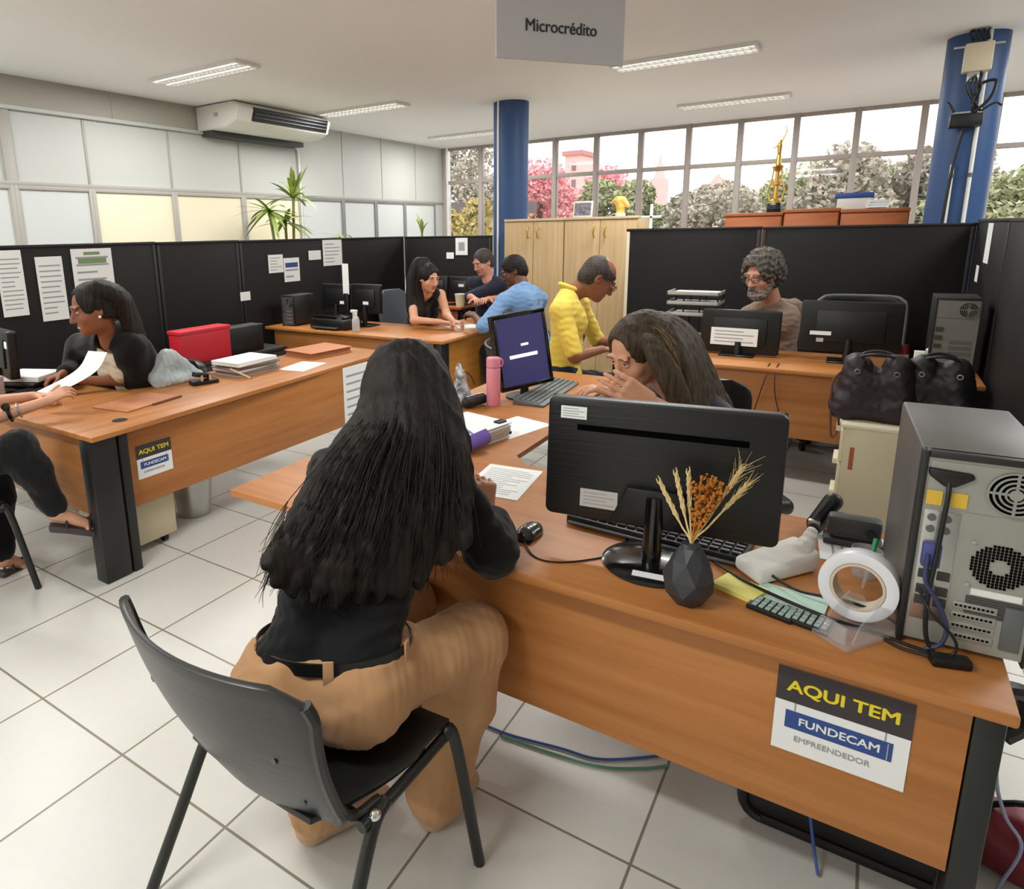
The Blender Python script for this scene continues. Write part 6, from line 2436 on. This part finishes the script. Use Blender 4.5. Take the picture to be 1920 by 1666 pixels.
# ---------------------------------------------------- woman in the sleeveless black top
J2 = dict(pel=(5.62, 3.86, .55), neck=D(797, 548, 6.3), head=D(803, 521, 6.22), fwd=(-.28, -.93, -.25), bf=(-.2, -.98, 0), shw=.165,
          er=D(777, 600, 6.1), wr=D(826, 603, 5.98), el=D(838, 590, 6.25), wl=D(850, 602, 6.05),
          kr=(5.48, 3.46, .52), kl=(5.68, 3.44, .52), ar=(5.48, 3.42, .08), al=(5.68, 3.4, .08))
J2['sr'] = D(771, 556, 6.32)
J2['sl'] = D(826, 552, 6.42)


def hair2(T, d):
    S = Soft(.006)
    cap(S, d, .014, .032, -.09)
    for e in (-1, -.6, -.2, .2):
        lockmass(S, [D(795 + 12 * e, 492, 6.25 + .05 * e), D(786 + 13 * e, 520, 6.27 + .06 * e), D(784 + 14 * e, 560, 6.27 + .05 * e), D(786 + 14 * e, 590, 6.26 + .05 * e)], .045, .03, .03)
    S.fold = lambda P: .004 * wave(P, (60, 60, 12), 3)
    soft('hair', S, HAIRD, T)


person('person with long black hair in a sleeveless black top, writing at the second desk', J2, SKIN2, BLK, BLK, False, 1.05, .006, 0,
       hands={1: dict(d=(.45, -.85, -.1), n=(0, 0, -1), curl=.6), -1: dict(d=(-.1, -.95, -.1), n=(0, 0, -1), curl=.6)}, hair=hair2, topname='top', neckline=.04)

# ---------------------------------------------------- person in the light blue shirt, back turned
J4 = dict(pel=(5.42, 2.42, .55), neck=D(978, 536, 5.8), head=D(963, 507, 5.85), fwd=(-.45, .8, -.45), bf=(-.1, .99, 0), shw=.205,
          er=D(1000, 610, 6.1), wr=D(930, 595, 6.15), el=D(905, 612, 5.62), wl=D(890, 592, 5.95),
          kr=(5.55, 2.84, .53), kl=(5.28, 2.84, .53), ar=(5.55, 2.8, .08), al=(5.28, 2.78, .08))
J4['sl'] = D(944, 566, 5.72)
J4['sr'] = D(1012, 560, 6.0)
person('person in a light blue shirt with his back turned, sitting at the second desk', J4, SKIN4, cloth('lightblue', (122, 154, 194), (104, 136, 178)), cloth('dark_jeans', (36, 38, 46)), True, 1.08, .006, .5,
       hands={-1: dict(d=(.2, .9, .2), n=(.3, 0, -.9), curl=.7), 1: dict(d=(-.3, .9, .1), n=(-.3, 0, -.9), curl=.7)}, hair=short_hair(HAIRD, .006, .03, .002), shoes=BLK, bulk=1.06)

# ---------------------------------------------------- person in navy at the far desk
J3 = dict(pel=(6.56, 3.50, .56), neck=D(915, 522, 6.95), head=D(906, 491, 6.9), fwd=(-.8, .35, -.35), bf=(-.95, .1, 0), shw=.185,
          er=D(938, 560, 6.9), wr=D(915, 560, 6.6), el=D(880, 556, 6.9), wl=D(890, 560, 6.7),
          kr=(6.16, 3.38, .52), kl=(6.18, 3.58, .52), ar=(6.2, 3.4, .08), al=(6.2, 3.58, .08))
person('person with short dark hair in a navy shirt behind the far monitors', J3, SKIN5, cloth('navy_shirt', (40, 42, 58)), cloth('dark_jeans', (36, 38, 46)), True, 1.08, .007, .5, hair=short_hair(HAIRX, .006, .03, .002))

# ---------------------------------------------------- smiling woman in the black cardigan
J1 = dict(pel=(2.5, 3.86, .55), neck=D(204, 634, 3.86), head=D(176, 578, 3.74), fwd=(-.86, .28, -.22), bf=(-.8, .0, 0), shw=.17,
          er=(2.2, 4.2, .80), wr=D(118, 700, 3.9), el=D(262, 715, 4.0), wl=D(150, 712, 3.84),
          kr=(2.42, 4.2, .5), kl=(2.42, 3.9, .5), ar=(2.4, 4.2, .08), al=(2.4, 3.9, .08))
J1['er'] = D(140, 690, 4.15)
J1['sr'] = D(150, 652, 4.15)
J1['sl'] = D(246, 652, 3.86)


def hair1(T, d):
    S = Soft(.006)
    cap(S, d, .010, .06, -.05)
    for e in (-1, -.3, .4, 1):
        lockmass(S, [D(186 + 10 * e, 540, 3.72 + .06 * e), D(222 + 6 * e, 556, 3.78 + .05 * e), D(240 + 7 * e, 590, 3.86 + .05 * e), D(258 + 10 * e, 640, 3.93 + .05 * e)], .038, .022, .03)
    S.fold = lambda P: .003 * wave(P, (70, 70, 20), 3)
    soft('hair', S, HAIRD, T)
    r, f, u = d['fr']
    s = d['hs']
    obj('earring', MB().sph(d['hd'] + (r * -.084 + f * .004 + u * -.035) * s, .009, 10), WHITE, T)
    # mouth open in a smile: the teeth
    q = lambda x, y, z: d['hd'] + (r * x + f * y + u * z) * s
    obj('teeth', MB().tube([q(-.017, .0905, -.064), q(0, .0985, -.067), q(.017, .0905, -.064)], .003 * s, 8), WHITE, T)


T1 = person('smiling person in a black cardigan over a cream top at the left desk', J1, SKIN3, cloth('cream', (214, 202, 180), (198, 184, 160)), BLK, False, 1.16, .006, 0, hair=hair1, topname='top', neckline=.045,
            hands={1: dict(d=(-.8, .2, -.2), n=(0, 0, -1), curl=.7), -1: dict(d=(-.9, .2, -.1), n=(0, 0, -1), curl=.7)})
d1 = J1['_']
S = Soft(.006)
g = d1
for s_, e_, w_, sd in ((d1['sr'], V(J1['er']), V(J1['wr']), 1), (d1['sl'], V(J1['el']), V(J1['wl']), -1)):
    S.rc(s_, e_, .078, .066, .03)
    S.rc(e_, e_.lerp(w_, .8), .062, .05, .03)
    S.rc(s_, g['nk'] + g['R'] * (.06 * sd) - g['up'] * .03, .078, .07, .03)
    b = g['pel'] + g['R'] * (.125 * sd) - g['F'] * .03
    S.rc(b, s_ - g['up'] * .05 - g['R'] * .03 * sd, .135, .12, .04)
S.rc(g['pel'] - g['F'] * .05, g['nk'] - g['up'] * .08 - g['F'] * .05, .14, .125, .04)
q0 = g['pel'] + g['F'] * .16
for k in range(7):
    S.el(g['pel'].lerp(g['nk'], k / 6 * 1.1) + g['F'] * .185, (.14, .14, .14), None, .01, True)
S.rc(g['nk'] - g['up'] * .02 + g['F'] * .02, g['nk'] + g['up'] * .2 + g['F'] * .05, .065, .12, .01, True)
S.fold = lambda P: .006 * wave(P, (18, 18, 26), 3)
soft('cardigan', S, BLK, T1)
office_chair('black office chair holding the person in the black cardigan at the left desk', (2.6, 3.9, 0), PI / 2 + .1, BLACK, .42, .5, .78)

# ---------------------------------------------------- person cut off by the left edge
J0 = dict(pel=(1.0, 3.42, .56), neck=(1.10, 3.47, 1.08), head=(1.16, 3.49, 1.25), fwd=(.9, .3, -.3), bf=(1, .12, 0), shw=.165,
          er=D(-62, 800, 3.1), wr=D(88, 752, 3.25), el=(1.42, 3.78, .80), wl=D(62, 742, 3.55),
          kr=D(34, 838, 2.95), kl=(1.38, 3.5, .52), ar=D(104, 952, 3.06), al=D(4, 1040, 3.25), tr=D(172, 985, 3.16), tl=D(44, 1058, 3.36), wide=.004, legf=.96)
T0 = person('person at the left edge in dark trousers and sandals, legs crossed, arms on the desk', J0, SKIN2, cloth('bw_print', (230, 230, 228), (20, 20, 24), 34), BLK, False, 1.0, .005, .55,
            hands={1: dict(d=D(165, 706, 3.36) - D(88, 752, 3.25), n=(.1, .4, -.8), curl=.45), -1: dict(d=D(118, 738, 3.6) - D(62, 742, 3.55), n=(0, 0, -1), curl=.5)},
            hair=short_hair(HAIRD, .014, .03, .003), topname='blouse', bare_feet=True)
w0, e0 = V(J0['wr']), V(J0['er'])
q = w0.lerp(e0, .48)
dv = (w0 - e0).normalized()
obj('wristwatch', MB().torus(q, dv, .037, .009, 26, 8), BLACKG, T0)
o = obj('watch_case', MB().cyl(q + V((-.02, -.02, .034)), q + V((-.026, -.026, .044)), .019, None, 18), BLACKG, T0)
obj('bracelet', MB().torus(w0.lerp(e0, .36), dv, .035, .005, 26, 8), METAL, T0)
for a_, t_ in ((V(J0['ar']), V(J0['tr'])), (V(J0['al']), V(J0['tl']))):
    S = Soft(.004)
    dd = (t_ - a_)
    dz = V((0, 0, -1))
    fl = V((dd.x, dd.y, 0)).normalized()
    zs = min(a_.z - .06, t_.z - .02)
    heel = V((a_.x, a_.y, a_.z - .072)) - fl * .03
    toe = t_ + fl * .05 + V((0, 0, -.03))
    mb = MB()
    sd = fl.cross(up_)
    ax = (toe - heel)
    n2 = sd.cross(ax).normalized()
    if n2.z > 0:
        n2 = -n2
    prof = [(0, .028), (.06, .036), (.3, .032), (.55, .040), (.8, .046), (.95, .036), (1, .02)]
    loop = [heel + ax * u + sd * w for u, w in prof] + [heel + ax * u - sd * w for u, w in prof[::-1]]
    mb.prism(loop, n2 * .03)
    sole = obj('sandal', mb, mat('sandal_dark', (66, 58, 58), .55), T0, .006)
    mb = MB()
    m1 = heel + ax * .72
    mb.tube([m1 + sd * .044, m1 + up_ * .04 + sd * .02 - n2 * .01, m1 + up_ * .042 - sd * .02, m1 - sd * .044], .006)
    m2_ = heel + ax * .3
    mb.tube([m1 + up_ * .042, heel + ax * .5 + up_ * .06, m2_ + up_ * .07], .005)
    mb.tube([m2_ + sd * .036, a_ + fl * .035 + up_ * -.01, m2_ - sd * .036], .006)
    obj('strap', mb, LEATHERM, sole)
# the sheet that person holds up
A, B, Cc, Dd = D(180, 672, 3.5), D(100, 742, 3.42), D(150, 716, 3.3), D(185, 690, 3.34)
t = thing('form_sheet', 'curved white sheet held up by the person at the left edge', 'paper', D(150, 712, 3.4))
g = []
pp = [D(198, 660, 3.5), D(182, 690, 3.46), D(152, 712, 3.42), D(100, 738, 3.40)]
pl = catmull(pp, 4)
for p in pl:
    g.append([p + V((-.02, .13, -.0)) * s for s in (-.1, .3, .7, 1)])
obj('page', MB().sheet(g, .001), PAPER, t)

# ============================================================ LIGHT
w = bpy.data.worlds.new('sky')
SC.world = w
w.use_nodes = True
bg = w.node_tree.nodes['Background']
bg.inputs['Color'].default_value = (1.0, .98, .968, 1)
bg.inputs['Strength'].default_value = 2.6


def area(name, loc, sx, sy, power, col=(.975, 1, .985), rot=(0, 0, 0), spread=None):
    l = bpy.data.lights.new(name, 'AREA')
    l.shape = 'RECTANGLE'
    l.size, l.size_y = sx, sy
    l.energy = power
    l.color = col
    if spread:
        l.spread = spread
    o = bpy.data.objects.new(name, l)
    o.location = loc
    o.rotation_euler = rot
    COL.objects.link(o)
    return o


LP = 34
for x, y, lab, vis in lamps:
    area('lamp_light', (x, y, ZC - .035), .22, 1.1, LP)
# the same lamps go on in the part of the room behind and beside the photographer
for x, y in ((1.9, 4.97), (-.3, 1.5), (-.3, 4.97), (-2.5, 1.5), (-2.5, 4.97), (4.03, 1.47), (4.0, -2.0), (6.2, -2.0), (8.5, -2.0)):
    area('lamp_light', (x, y, ZC - .01), .22, 1.1, LP * (1.2 if x < 0 and y == 1.5 else 1))

vs = SC.view_settings
vs.view_transform = 'Standard'
vs.look = 'None'
vs.gamma = 1
vs.use_curve_mapping = False
vs.exposure = 0.28
